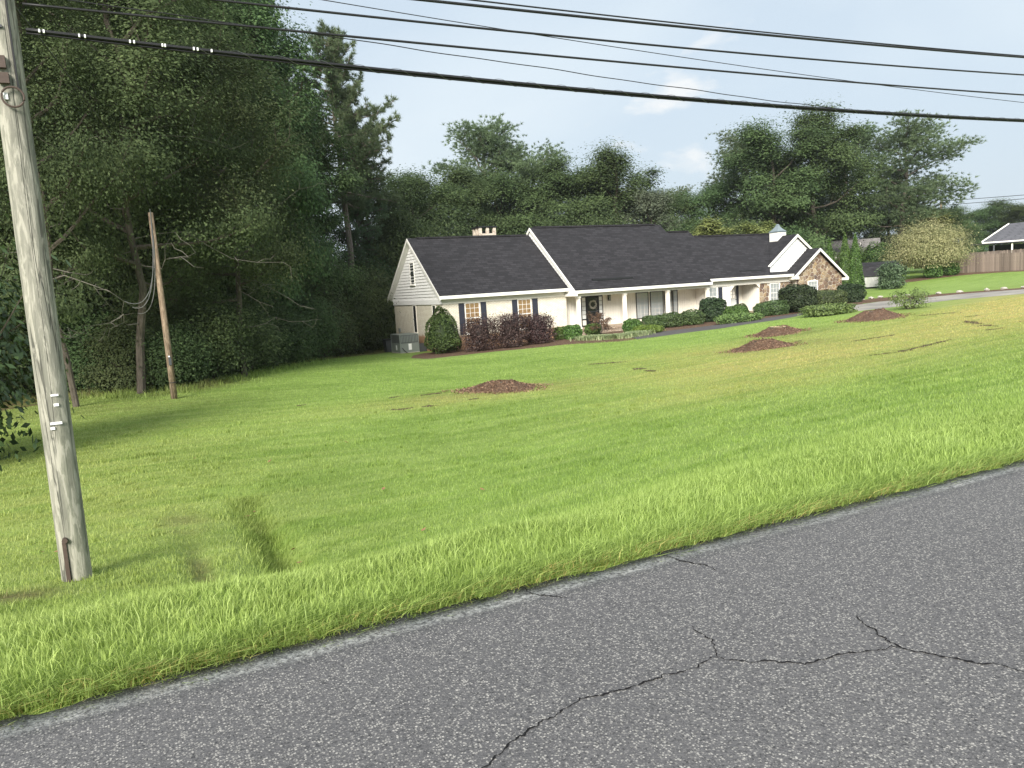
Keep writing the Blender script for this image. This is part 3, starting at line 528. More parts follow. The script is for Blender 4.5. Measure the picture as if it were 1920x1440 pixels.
# --- stone end with two front gables (D)
roof([slab((40.98, -.28), (44.85, 2.64), 41.88, 50., axis='v'), slab((48.74, -.28), (44.85, 2.64), 41.88, 50., axis='v')], 'roof', M_shingY)
MB().ext([(41.2, 40.98, -.27), (41.2, 42.06, -.03), (41.2, 42.06, -.1), (41.2, 40.98, -.34)], (2.8, 0, 0)).build('pent_roof', M_shing, H)
roof([slab((43.45, -.42), (46.0, 1.52), 40.84, 42.6, axis='v'), slab((48.92, -.72), (46.0, 1.52), 40.84, 42.6, axis='v')], 'roof', M_shingY)
def rakev(v0, pts, wd=.18):
    for a, b in zip(pts[:-1], pts[1:]):
        MB().ext([(a[0], v0, a[1]), (b[0], v0, b[1]), (b[0], v0, b[1]-wd), (a[0], v0, a[1]-wd)], (0, .06, 0)).build('rake_board', M_white, H)
rakev(41.82, [(40.95, -.30), (44.85, 2.63), (48.77, -.30)], .2); rakev(40.78, [(43.40, -.44), (46.0, 1.50), (48.95, -.75)], .2)
gD = MB().ext([(41.3, 42.12, -.25), (44.85, 42.12, 2.45), (48.4, 42.12, -.25)], (0, .1, 0)).build('gable_wall', M_side, H)
siding(gD, lambda z: (44.85-(2.47-z)/.755, 44.85+(2.47-z)/.755), -.12, 2.4, .185, plane='v', at=42.1)
W((48.6, 48.95, 40.80, 41.3, -.95, -.75)).build('eave_return', M_white, H); W((43.4, 43.9, 40.85, 41.45, -.66, -.45)).build('eave_return', M_cream, H)
W((40.72, 43.9, 41.40, 41.55, -.78, -.45)).build('frieze_board', M_cream, H)
def clip(poly, p, nrm):
    out = []
    for i in range(len(poly)):
        a, b = poly[i-1], poly[i]; da = (a[0]-p[0])*nrm[0]+(a[1]-p[1])*nrm[1]; db = (b[0]-p[0])*nrm[0]+(b[1]-p[1])*nrm[1]
        if (da <= 0) != (db <= 0): t = da/(da-db); out.append((a[0]+(b[0]-a[0])*t, a[1]+(b[1]-a[1])*t))
        if db <= 0: out.append(b)
    return out
def stonewall(parent, region, at, cell=.30, holes=()):
    x0 = min(p[0] for p in region); x1 = max(p[0] for p in region); z0 = min(p[1] for p in region); z1 = max(p[1] for p in region); S = []
    nx_, nz_ = int((x1-x0)/cell)+1, int((z1-z0)/(cell*.85))+1
    for i in range(nx_+1):
        for j in range(nz_+1): S.append((x0+(i+.5*(j % 2)+random.uniform(-.42, .42))*cell, z0+(j+random.uniform(-.4, .4))*cell*.85))
    for s in S:
        if any(h[0] < s[0] < h[1] and h[2] < s[1] < h[3] for h in holes): continue
        poly = list(region)
        for q in S:
            if q is s or abs(q[0]-s[0])+abs(q[1]-s[1]) > cell*4: continue
            poly = clip(poly, ((s[0]+q[0])/2, (s[1]+q[1])/2), (q[0]-s[0], q[1]-s[1]))
            if len(poly) < 3: break
        if len(poly) < 3: continue
        cx = sum(p[0] for p in poly)/len(poly); cz = sum(p[1] for p in poly)/len(poly); g = .020; D = random.uniform(.02, .05)
        def ins(k): return [(cx+(p[0]-cx)*(1-k/max(.05, math.hypot(p[0]-cx, p[1]-cz))), cz+(p[1]-cz)*(1-k/max(.05, math.hypot(p[0]-cx, p[1]-cz)))) for p in poly]
        if max(abs(p[0]-cx)+abs(p[1]-cz) for p in poly) < .07: continue
        a, b = ins(g), ins(g+.03); n_ = len(poly); mb = MB(); mb.v = [(p[0], at, p[1]) for p in a]+[(p[0], at-D*.6, p[1]) for p in a]+[(p[0], at-D, p[1]) for p in b]
        mb.f = [tuple(2*n_+k for k in range(n_))]+[(k, (k+1) % n_, n_+(k+1) % n_, n_+k) for k in range(n_)]+[(n_+k, n_+(k+1) % n_, 2*n_+(k+1) % n_, 2*n_+k) for k in range(n_)]
        mb.build('stone', M_stone, parent)
sw1 = W((40.66, 43.95, 41.52, 41.6, -3.2, -.5)).build('stone_wall', M_mort, H, label='brown field stone wall left of the stone gable')
stonewall(sw1, [(40.68, -2.9), (43.93, -2.9), (43.93, -.78), (40.68, -.78)], 41.52, holes=((41.6, 42.55, -2.2, -.85),))
window(sw1, 41.66, 42.50, -2.18, -.88, 41.46, 3, 4, fr=.07, dep=.04)
sw2 = MB().ext([(43.9, 41.15, -3.2), (48.62, 41.15, -3.2), (48.62, 41.15, -.62), (46.0, 41.15, 1.35), (43.9, 41.15, -.2)], (0, .4, 0)).build('stone_gable_wall', M_mort, H, label='gable wall of brown and tan field stone')
stonewall(sw2, [(43.92, -2.9), (48.6, -2.9), (48.6, -.62), (46.0, 1.33), (43.92, -.22)], 41.15, holes=((44.98, 45.98, -2.0, -.85),))
window(sw2, 45.04, 45.92, -1.95, -.90, 41.09, 3, 4, fr=.07, dep=.04)
# cupola vent on the ridge
cu = W((44.32, 45.20, 43.3, 44.1, 1.4, 2.90)).build('cupola', M_white, H); W((44.29, 45.23, 43.27, 44.13, 2.90, 2.95)).build('cornice', M_lead, cu)
cr_ = MB(); prof = [(.47, 3.02), (.40, 3.07), (.26, 3.21), (.15, 3.36), (.10, 3.46), (.11, 3.49), (.04, 3.58)]
for k, (rr, zz) in enumerate(prof):
    for q in ((-1, -1), (1, -1), (1, 1), (-1, 1)): cr_.v.append((44.76+q[0]*rr, 43.7+q[1]*rr, zz-.05))
    if k: cr_.f += [(4*k-4+j, 4*k-4+(j+1) % 4, 4*k+(j+1) % 4, 4*k+j) for j in range(4)]
cr_.f.append((4*len(prof)-4, 4*len(prof)-3, 4*len(prof)-2, 4*len(prof)-1)); cr_.build('bell_roof', M_lead, cu)
# meter on the side wall
mt = W((16.50, 16.6, 50.05, 50.30, -2.55, -2.3)).build('electric_meter', M_grey, H); MB().tube([(16.52, 50.17, -2.55), (16.52, 50.17, -3.3)], .025).build('conduit', M_grey, mt)

# heat pump and dark unit beside the left wing
ac = empty('heat_pump', (15.3, 46.0, tz(15.3, 46)), label='grey packaged heat pump unit standing beside the brick side wall', cat='air conditioner')
def L(*b): return W(*b)
L((-.5, .75, -.95, .8, -.2, .06)).build('pad', M_rock, ac, local=True); L((-.48, .72, -.93, .77, .06, .62)).build('lower_case', M_grey, ac, local=True); L((-.48, .72, -.93, .77, .625, 1.12)).build('upper_case', M_fin, ac, local=True); L((-.5, .74, -.95, .79, 1.12, 1.17)).build('top', M_grey, ac, local=True)
for (a, b, c, d) in ((-.50, -.44, -.95, -.89), (.68, .74, -.95, -.89), (-.50, -.44, .73, .79)): L((a, b, c, d, .06, 1.12)).build('corner_post', M_grey, ac, local=True)
for k in range(11): L((-.40+k*.098, -.355+k*.098, -.965, -.93, .68, 1.08)).build('fin', M_grey, ac, local=True)
L((.05, .25, -.94, -.93, .2, .58)).build('sticker', M_label, ac, local=True); L((-.49, -.48, -.3, -.1, .2, .5)).build('sticker', M_label, ac, local=True)
MB().tube([(-.35, -.95, .35), (-.3, -1.08, .2), (-.1, -1.12, .02), (.3, -1.1, -.02), (.9, -1., .0)], .025).build('hose', M_cable, ac, local=True)
L((.74, 1.25, -.85, .1, -.15, .5)).build('duct', M_dgrey, ac, local=True)
b2 = empty('trash_bin', (15.2, 48.2, tz(15.2, 48.2)), label='dark grey bin partly hidden behind the heat pump', cat='bin')
MB().ext([(-.32, -.3, 0), (.32, -.3, 0), (.4, -.3, .8), (-.4, -.3, .8)], (0, .62, 0)).build('body', M_dgrey, b2, local=True); L((-.43, .43, -.34, .36, .8, .86)).build('lid', M_dark, b2, local=True)

# ------------------------------------------------------------------ neighbours, shed, fence
def rothouse(name, loc, rz, label): return empty(name, loc, rz, label=label, cat='house')
g_ = rothouse('neighbour_house', (76.6, 65.6, tz(77, 64)), R_(-51), 'low brick house with pale grey roof behind the shed')
z0 = -tz(77, 64)
L((-5, 4.0, 0, 8, -1, z0+1.15)).build('wall', M_rbrick, g_, local=True)
MB().ext([(-5.4, -.5, z0+1.2), (-5.4, 4, z0+3.3), (-5.4, 8.5, z0+1.2), (-5.4, 8.5, z0+1.1), (-5.4, 4, z0+3.2), (-5.4, -.5, z0+1.1)], (10.2, 0, 0)).build('roof', M_shingG, g_, local=True)
L((-5.4, 4.8, -.58, -.5, z0+1.05, z0+1.25)).build('gutter', M_white, g_, local=True)
MB().tube([(1.2, -.55, z0+1.1), (1.4, -.2, z0+.9), (1.75, -.12, z0+.7), (1.75, -.1, .2)], .06).build('downspout', M_white, g_, local=True); MB().tube([(2.6, 2.4, z0+2.3), (2.6, 2.4, z0+2.9)], .06).build('vent_pipe', M_white, g_, local=True)
MB().ext([(2.6, -.55, z0+1.22), (5.2, -.55, z0+2.05), (5.2, -.55, z0+1.85), (3.2, -.55, z0+1.22)], (0, .05, 0)).build('gable_trim', M_white, g_, local=True)
h_ = rothouse('neighbour_house', (90.2, 54.6, tz(90, 54)), R_(-58), 'dark roofed house with black covered porch above the board fence')
z0 = -tz(90, 54)
L((-1.0, 12, 2.4, 9, -1, z0+1.5)).build('wall', M_rbrick, h_, local=True)
rfh = MB(); rfh.v = [(-1.6, 0, z0+1.9), (13, 0, z0+1.9), (13, 10, z0+1.9), (-1.6, 10, z0+1.9), (1.0, 3.2, z0+3.9), (13, 3.2, z0+4.6), (13, 6, z0+4.6), (1.0, 6, z0+3.9)]
rfh.f = [(0, 1, 5, 4), (3, 7, 6, 2), (4, 5, 6, 7), (0, 4, 7, 3), (0, 3, 2, 1), (1, 2, 6, 5)]; rfh.build('roof', M_shingB, h_, local=True)
MB().tube([(-1.75, -.02, z0+1.92), (.95, 3.15, z0+3.9)], .09, 4).build('rake_board', M_white, h_, local=True)
L((-2.9, 13, -.9, 2.4, z0+1.62, z0+1.74)).build('porch_roof', M_dark, h_, local=True); L((-1.7, 13, -.08, -.0, z0+1.75, z0+1.9)).build('gutter', M_white, h_, local=True)
L((-1.0, 12, 2.35, 2.42, 0.3, z0+1.5)).build('porch_shade_sheet', M_room, h_, local=True)  # flat near-black sheet, painted shade under the porch roof
for k in range(6): L((-.6+k*1.75, -.45+k*1.75, -.7, -.55, 0, z0+1.62)).build('post', M_cream if k % 2 else M_dgrey, h_, local=True)
MB().tube([(3.2, 1.6, z0+2.8), (3.2, 1.6, z0+3.3)], .07).build('vent_pipe', M_dgrey, h_, local=True)
sz = tz(62.3, 50.2)
sh_ = empty('garden_shed', (62.27, 50.2, sz), R_(-32.3), label='weathered grey barn-style shed with dark gambrel roof', cat='shed')
L((0, 3.2, .03, 2.37, .18, 1.25)).build('side_wall', M_shed, sh_, local=True); MB().ext([(-.03, 0, .18), (-.03, 2.4, .18), (-.03, 2.4, 1.25), (-.03, 2.0, 2.1), (-.03, 1.2, 2.42), (-.03, .4, 2.1), (-.03, 0, 1.25)], (.06, 0, 0)).build('end_wall', M_shed, sh_, local=True)
b = MB()
for (p, q) in (((-.08, 1.2), (.36, 2.15)), ((.36, 2.15), (1.2, 2.48)), ((1.2, 2.48), (2.04, 2.15)), ((2.04, 2.15), (2.48, 1.2))): b.ext([(-.15, p[0], p[1]), (-.15, q[0], q[1]), (-.15, q[0], q[1]-.05), (-.15, p[0], p[1]-.05)], (3.5, 0, 0))
b.build('roof', M_shing, sh_, local=True); L((.0, 3.2, .2, .4, -.1, .18), (.0, 3.2, 2., 2.2, -.1, .18)).build('skid', M_dark, sh_, local=True); L((-.04, .05, -.03, .05, .18, 1.3)).build('corner_trim', M_dgrey, sh_, local=True)
fn = empty('board_fence', (76.9, 48, tz(76.9, 48)), label='weathered grey wooden board fence on the rise at right', cat='fence')
fa, fb = Vector((76.6, 52.3)), Vector((77.6, 40.5)); Lf = (fb-fa).length; d_ = (fb-fa)/Lf; npk = int(Lf/.152); fme = None
for k in range(npk):
    p = fa+d_*(k*.152); z = tz(p.x, p.y)
    b = MB(); hh = 1.78+random.uniform(-.025, .025); b.ext([(0, -.07, 0), (0, .07, 0), (0, .07, hh-.03), (0, .045, hh), (0, -.045, hh), (0, -.07, hh-.03)], (.02, 0, 0))
    o = b.build('picket', M_plank, fn, local=True); o.location = Vector((p.x, p.y, z-.02))-fn.location; o.rotation_euler = (random.gauss(0, .006), 0, math.atan2(-d_.x, d_.y))
for zz in (.4, 1.35):
    for k in range(5):
        p = fa+d_*(k*Lf/5); q = fa+d_*((k+1)*Lf/5); MB().tube([(p.x+.07, p.y, tz(p.x, p.y)+zz), (q.x+.07, q.y, tz(q.x, q.y)+zz)], .045, 4).build('rail', M_plank, fn)
for k in range(6): p = fa+d_*(k*Lf/5); MB().tube([(p.x+.15, p.y, tz(p.x, p.y)-.2), (p.x+.15, p.y, tz(p.x, p.y)+1.6)], .06, 6).build('post', M_plank, fn)
f2 = empty('board_fence', (79.5, 50, tz(79.5, 50)), label='farther stretch of grey board fence behind the flowering shrub', cat='fence')
for k in range(46):
    p = Vector((80.2, 53.5))+Vector((.12, -1)).normalized()*k*.155; z = tz(p.x, p.y); b = MB(); b.box(0, .02, -.07, .07, 0, 1.95+random.uniform(-.03, .03)); o = b.build('picket', M_plank, f2, local=True); o.location = Vector((p.x, p.y, z))-f2.location

# ------------------------------------------------------------------ vegetation builders
def unit(a): return a/(np.linalg.norm(a, axis=1)[:, None]+1e-9)
def leafq(Cn, size, rg, up=.35, asp=.5, nrm=None, nw=.0):
    n = len(Cn); N = rg.normal(size=(n, 3)); N[:, 2] = np.abs(N[:, 2])+up
    if nrm is not None: N = unit(N)*(1-nw)+nrm*nw
    N = unit(N); A = unit(np.cross(N, rg.normal(size=(n, 3)))); B = np.cross(N, A); s = (size*(.65+.7*rg.random(n)))[:, None]
    V = np.stack([Cn+A*s, Cn+B*s*asp, Cn-A*s, Cn-B*s*asp], 1).reshape(-1, 3); return V, np.arange(4*n).reshape(n, 4)
def needles(Cn, Dn, L, w, k, rg):
    n = len(Cn)*k; C_ = np.repeat(Cn, k, 0); D = unit(np.repeat(Dn, k, 0)+rg.normal(0, .62, (n, 3))); S = unit(np.cross(D, rg.normal(size=(n, 3))))*w
    T = C_+D*(L*(.7+.5*rg.random(n)))[:, None]; V = np.stack([C_-S, C_+S, T], 1).reshape(-1, 3); return V, np.arange(3*n).reshape(n, 3)
def curve(p0, d, L, rg, n=5, bend=.25, lift=0.):
    P = [Vector(p0)]; d = Vector(d).normalized()
    for k in range(n-1):
        d = (d+Vector((rg.normal(0, bend), rg.normal(0, bend), rg.normal(0, bend)+lift))).normalized(); P.append(P[-1]+d*L/(n-1))
    return P
def decid(seed, H, R, cb, mleaf, mbark, leaf=.12, nleaf=150, nlimb=17, dead=0, dens=1., tr=1., needle=None):
    rg = np.random.default_rng(seed); mb = MB(); zc = cb+(H-cb)*.40
    tp = [Vector((0, 0, -.4))]
    for k in range(8): tp.append(Vector((tp[-1].x+rg.normal(0, .16), tp[-1].y+rg.normal(0, .16), H*.9*(k+1)/8)))
    mb.tube(tp, [(H*.017*(1-.85*k/8)+.02)*tr for k in range(9)], 8)
    def tpt(z):
        f = np.clip(z/(H*.9)*8, 0, 7.99); i = int(f); return tp[i].lerp(tp[i+1], f-i)
    cl = []
    for i in range(nlimb):
        t = (i+rg.random())/nlimb; z = cb*.8+(H*.86-cb*.8)*t; az = i*2.4+rg.normal(0, .3)
        zt = z+.12*R
        env = R*math.sqrt(max(.08, 1-((zt-zc)/((H-zc) if zt > zc else (zc-cb*.5)*1.15))**2)); Ln = env*rg.uniform(.75, 1.12); el = -.05+1.0*t+rg.normal(0, .12)
        P = curve(tpt(z), (math.cos(az)*math.cos(el), math.sin(az)*math.cos(el), math.sin(el)), Ln, rg, 6, .16, .05); mb.tube(P, [H*.0055*(1-.8*k/5) for k in range(6)], 5, False)
        for s in range(6):
            f = .28+.72*(s+rg.random())/6; q = P[min(int(f*5), 4)].lerp(P[min(int(f*5)+1, 5)], f*5 % 1); d = (P[5]-P[0]).normalized()+Vector(rg.normal(0, .65, 3))
            Q = curve(q, d, Ln*rg.uniform(.22, .42), rg, 3, .2, .1); mb.tube(Q, [.03, .02, .01], 3, False); cl += [Q[2], Q[1].lerp(Q[2], rg.random())]
        cl.append(P[5])
    for k in range(9): cl.append(tpt(H*.9)+Vector((rg.normal(0, R*.14), rg.normal(0, R*.14), H*.08*rg.uniform(-.9, 1.1))))
    db = MB()
    for k in range(dead):
        z = rg.uniform(cb*.5, H*.7); az = rg.uniform(0, 6.28); P = curve(tpt(z), (math.cos(az), math.sin(az), rg.uniform(-.3, .4)), R*rg.uniform(.9, 1.25), rg, 7, .35); 
        db.tube(P, [.020*(1-.8*j/6) for j in range(7)], 4, False)
        for j in (2, 3, 4, 5, 6): Q = curve(P[j], (P[6]-P[0]).normalized()+Vector(rg.normal(0, .7, 3)), rg.uniform(.5, 1.3), rg, 4, .4); db.tube(Q, [.011, .009, .006, .003], 3, False)
    cl = np.array([tuple(c) for c in cl]); nl = (nleaf*rg.uniform(.4, 1.5, len(cl))*dens).astype(int); rad = R*.135*rg.uniform(.65, 1.4, len(cl))
    idx = np.repeat(np.arange(len(cl)), nl); Cn = cl[idx]+rg.normal(size=(len(idx), 3))*rad[idx][:, None]*np.array([1, 1, .62]); Cn[:, 2] -= .05
    if needle:
        L_, w_, k_ = needle; D = unit(unit(Cn-cl[idx])*.8+np.array([0, 0, .45])); V, F = needles(Cn, D, L_, w_, k_, rg); return mb, np_mesh('crown', V, [F], mleaf, rnd=np.repeat(np.clip(.6*rg.random(len(cl))[idx]+.4*rg.random(len(idx)), 0, 1), k_)), None
    on = unit(unit(Cn-cl[idx])*.7+unit(Cn-np.array([0, 0, zc]))*.7+np.array([0, 0, .35])); V, F = leafq(Cn, leaf, rg, nrm=on, nw=.62); rnd = np.clip(.55*rg.random(len(cl))[idx]+.45*rg.random(len(idx)), 0, 1)
    return mb, np_mesh('crown', V, [F], mleaf, rnd=rnd), (db if dead > 1 else None)
def pine(seed, H, R, cb, mleaf, mbark, L=.24, w=.011, k=12, nwh=26, lean=.0, flat=False):
    rg = np.random.default_rng(seed); mb = MB(); tp = [Vector((0, 0, -.4))]
    for j in range(9): tp.append(Vector((tp[-1].x+rg.normal(lean, .10), tp[-1].y+rg.normal(0, .10), H*.97*(j+1)/9)))
    mb.tube(tp, [H*.0125*(1-.82*j/9)+.015 for j in range(10)], 9)
    def tpt(z):
        f = np.clip(z/(H*.97)*9, 0, 8.99); i = int(f); return tp[i].lerp(tp[i+1], f-i)
    T, D, Z = [], [], []
    for i in range(nwh):
        t = (i+.8*rg.random())/nwh; z = cb+(H*.97-cb)*t
        prof = (math.sin(math.pi*min(1, .22+.78*t))**.55 if flat else (1-t**1.6)**.9*(.5+.5*min(1, t*4)))*1.05+.10
        for b in range(3):
            az = i*2.1+b*2.1+rg.normal(0, .35); Ln = R*prof*rg.uniform(.6, 1.12); el = -.12+.55*t+rg.normal(0, .15)
            P = curve(tpt(z), (math.cos(az)*math.cos(el), math.sin(az)*math.cos(el), math.sin(el)), Ln, rg, 6, .13, .07); mb.tube(P, [.012+.0032*H*(1-t*.6)*(1-.85*j/5) for j in range(6)], 4, False)
            ns = max(5, int(Ln*4.4)); gz = rg.random()
            for s in range(ns):
                f = .22+.78*(s+rg.random())/ns; q = P[min(int(f*5), 4)].lerp(P[min(int(f*5)+1, 5)], f*5 % 1); d0 = (P[5]-P[3]).normalized(); d = (d0*.6+Vector(rg.normal(0, .55, 3))+Vector((0, 0, .25))).normalized(); l2 = rg.uniform(.25, .75)*(1.1-.4*f)
                e_ = q+d*l2; mb.tube([q, e_], [.014, .007], 3, False)
                for m_ in range(5): ff = .35+.65*(m_+rg.random())/5; T.append(tuple(q+(e_-q)*ff+Vector(rg.normal(0, .07, 3)))); D.append(tuple(d+Vector(rg.normal(0, .3, 3)))); Z.append(gz)
    T, D, Z = np.array(T), unit(np.array(D)), np.array(Z); V, F = needles(T, D, L, w, k, rg)
    return mb, np_mesh('crown', V, [F], mleaf, rnd=np.clip(.5*np.repeat(Z, k)+.5*rg.random(len(F)), 0, 1))
def bush(seed, H, R, mleaf, leaf=.10, ncl=90, nleaf=150, stems=9):
    rg = np.random.default_rng(seed); mb = MB(); cl = []
    for i in range(stems): az = i*2.4; P = curve((rg.normal(0, .15), rg.normal(0, .15), -.1), (math.cos(az)*.55, math.sin(az)*.55, 1), H*rg.uniform(.6, .9), rg, 5, .2); mb.tube(P, [.05, .04, .03, .02, .01], 4, False)
    while len(cl) < ncl:
        p = rg.normal(size=3); p /= np.linalg.norm(p); r = rg.random()**.35; p = p*r
        cl.append((p[0]*R*(1-.25*p[2]), p[1]*R*(1-.25*p[2]), H*.48+p[2]*H*.46))
    cl = np.array(cl); nl = (nleaf*rg.uniform(.4, 1.5, len(cl))).astype(int); rad = .17*math.sqrt(R*H)*rg.uniform(.6, 1.4, len(cl)); idx = np.repeat(np.arange(len(cl)), nl)
    Cn = cl[idx]+rg.normal(size=(len(idx), 3))*rad[idx][:, None]*np.array([1, 1, .7]); Cn[:, 2] = np.abs(Cn[:, 2])
    on = unit(unit(Cn-cl[idx])*.7+unit(Cn-np.array([0, 0, H*.4]))*.7+np.array([0, 0, .35])); V, F = leafq(Cn, leaf, rg, nrm=on, nw=.6); return mb, np_mesh('crown', V, [F], mleaf, rnd=np.clip(.55*rg.random(len(cl))[idx]+.45*rg.random(len(idx)), 0, 1))

L_oak = leafmat('oak_leaves', (0.046, 0.080, 0.032), (0.168, 0.240, 0.090), .45, .65, .12); L_oak2 = leafmat('olive_leaves', (0.044, 0.075, 0.031), (0.173, 0.235, 0.096), .45, .65, .12); L_gry = leafmat('greygreen_leaves', (0.077, 0.101, 0.064), (0.203, 0.231, 0.147), .2, .65, .12)
L_pine = leafmat('pine_needles', (0.072, 0.114, 0.061), (0.240, 0.316, 0.158), .45, .65, .12); L_lite = leafmat('light_leaves', (0.101, 0.142, 0.035), (0.311, 0.351, 0.115), .3, .65, .15); L_under = leafmat('understory_leaves', (0.035, 0.064, 0.025), (0.132, 0.191, 0.072), .45, .65, .12)
L_mag = leafmat('glossy_leaves', (0.027, 0.054, 0.019), (0.090, 0.150, 0.048), .1, .4, .3)
def proto(name, trunk, crown, *rest):
    mbark = rest[-1]; dead = None
    if len(rest) > 1 and rest[0]: dm = rest[0].build('proto', M_dead, None); dead = dm.data; C.objects.unlink(dm); bpy.data.objects.remove(dm)
    tm = trunk.build('proto', mbark, None); me = tm.data; me.name = name+'_trunk'; C.objects.unlink(tm); bpy.data.objects.remove(tm); return (me, crown, name, dead)
def plant(pr, u, v, s, rz, label, cat, group=None, sink=0., rname=None, tilt=0.):
    r = empty(rname or pr[2], (u, v, tz(u, v)-sink), rz, label=label, cat=cat, group=group); r.scale = s; r.rotation_euler = (tilt, 0, rz)
    link('trunk' if 'shrub' not in r.name else 'stem', pr[0], r); link('crown' if 'shrub' not in r.name else 'foliage', pr[1], r)
    if pr[3]: link('dead_branches', pr[3], r, kind='stuff')
    return r
ORD = ['first', 'second', 'third', 'fourth', 'fifth', 'sixth', 'seventh', 'eighth', 'ninth', 'tenth', 'eleventh', 'twelfth']
OAK = [proto('leafy_tree', *decid(s, 16, 4.2, 2.6, L_oak if s % 2 else L_oak2, M_bark, .09, 235, 18, dead=6), M_bark) for s in (11, 12, 13)]
OAKB = [proto('leafy_tree', *decid(s, 15, 4.4, 2.2, L_oak if s != 23 else L_gry, M_bark, .105 if s < 23 else .13, 235 if s < 23 else 110, 19, dead=1), M_bark) for s in (21, 22, 23)]
PINE = [proto('pine_tree', *pine(s, 22, 4.2, 8, L_pine, M_pbark, .32, .022, 10, 26), M_pbark) for s in (31, 32)]
PINEB = [proto('pine_tree', *decid(s, 20, 4.5, 7.5, L_pine, M_pbark, nleaf=22, nlimb=20, needle=(.36, .034, 11), tr=.8), M_pbark) for s in (41, 42)]
UND = [proto('understory_bush', *bush(s, 4, 1.9, L_under if s != 53 else L_oak2, .065, 90, 270), M_bark) for s in (51, 52, 53)]
LITE = proto('leafy_tree', *decid(61, 9, 2.6, 1.2, L_lite, M_bark, .13, 110, 14), M_bark); SPARSE = proto('leafy_tree', *decid(62, 12, 3.4, 2.4, L_gry, M_dead, .13, 40, 16, dead=7), M_dead)

# left woods: a front row, a middle row and a rear row of tall trees
F_ = [(-7.5,33.5,16,4.2),(-4.2,35.2,17,4.0),(-2.1,37.2,17.5,4.0),(-.1,38.8,18,3.9),(2.1,38.4,18.5,3.7),(4.5,41.2,19,4.),(7.2,44.4,20,4.),(9.6,48.8,16,3.8)]
M_ = [(-6.8,45,22,4.6),(-3.4,45.9,23,4.6),(-.8,47,24,4.2),(1.9,48,24,4.2),(4.5,49.8,26,4.4),(7.3,51.5,26,4.2),(9.6,54.1,24,3.8),(12.2,58.9,18,3.8)]
B_ = [(-7.5,59,28,5.5),(-2.7,59.9,28,5.5),(1.7,62,29,5.5),(6.1,63.7,29,5.),(10.0,66.2,27,4.4),(13.3,69.6,22,4.0)]
for nm, rows in (('front', F_), ('middle', M_), ('rear', B_)):
    for i, (u, v, h, r) in enumerate(rows):
        usepine = (nm == 'middle' and i in (1, 4, 6)) or (nm == 'rear' and i in (1, 3))
        if usepine: pr = PINE[i % 2]; s = (r/4., r/4., h/22)
        else: pr = OAK[(i+len(nm)) % 3]; s = (r/4.1, r/4.1, h/16.3)
        plant(pr, u, v, s, i*2.1+len(nm), f'tall dark {"pine" if usepine else "leafy tree"}, {ORD[i]} from the left in the {nm} row of the left woods', 'tree', 'tall trees of the left woods')
ov = proto('leafy_tree', *decid(14, 17, 4.5, 4.9, L_oak2, M_bark, .062, 310, 20, dead=8, tr=.55), M_bark); plant(ov, .2, 30.0, (.95, .95, .95), 1.1, 'high-crowned tree overhanging the brown pole', 'tree'); plant(ov, -1.62, 27.2, (.62, .62, .82), 4.4, 'slender overhanging tree just behind the near pole', 'tree'); plant(ov, 4.2, 33.5, (.8, .8, .8), 3.1, 'high-crowned tree just right of the brown pole', 'tree')
hp = proto('pine_tree', *pine(77, 22.8, 5.6, 10.5, L_pine, M_pbark, .34, .023, 12, 40), M_pbark)
plant(hp, 14.8, 56.1, (1, 1, 1), .6, 'tallest pine standing clear against the sky at the right edge of the woods', 'tree'); plant(PINE[1], 17.0, 60.2, (.62, .62, .80), 2.2, 'slimmer shorter pine just right of the tallest pine', 'tree')
# edge bushes along the lawn
ua = [(-8.6,30.5,3.4,2.2),(-6.3,32.4,3.2,1.9),(-4.4,33.8,2.9,1.5),(-2.6,34.6,2.8,1.4),(-1.2,33.6,3.2,1.5),(.0,31.9,3.0,1.3),(1.3,31.3,2.9,1.2),(2.7,33.1,3.5,1.55),(4.4,36.0,3.3,1.5),(6.2,38.8,3.4,1.6),(8.3,42.7,4.,1.8),(10.5,46.8,4.3,1.8)]
ub = [(-5.6,39.5,4.9,2.),(-3.0,38.2,4.6,1.9),(-.6,37.2,4.9,1.9),(1.6,36.2,4.4,1.8),(2.8,39.8,5.8,2.1),(5.7,43.4,6.4,2.3),(10.1,51,8.3,2.7),(13.4,55.2,6.4,2.5),(18,61.6,8.8,2.9)]
for i, (u, v, h, r) in enumerate(ua): plant(UND[i % 3], u, v, (r/1.75, r/1.75, h/4), i*1.9, f'dark green bush, {ORD[i]} from the left along the lawn edge of the woods', 'bush', 'bushes along the lawn edge of the woods')
for i, (u, v, h, r) in enumerate([(12.9,50.2,5.2,1.9),(15.4,53.6,6.2,2.0),(17.9,57.2,4.9,1.7)]): plant(UND[(i+1) % 3], u, v, (r/1.75, r/1.75, h/4), i*2.7+1, f'dark bush at the wood edge left of the house, {ORD[i]} from the left', 'bush', 'bushes at the wood edge left of the house')
for i, (u, v, h, r) in enumerate(ub): plant(UND[(i+1) % 3], u, v, (r/1.75, r/1.75, h/4), i*1.3+2, f'tall shadowy thicket behind the edge bushes, {ORD[i]} from the left', 'thicket', 'tall thickets inside the woods')
mg = proto('magnolia_tree', *bush(71, 6, 2.1, L_mag, .095, 130, 130), M_bark); plant(mg, -3.5, 17.0, (.78, .78, .93), .4, 'dark glossy broad-leaved tree at the left border behind the near pole', 'tree')
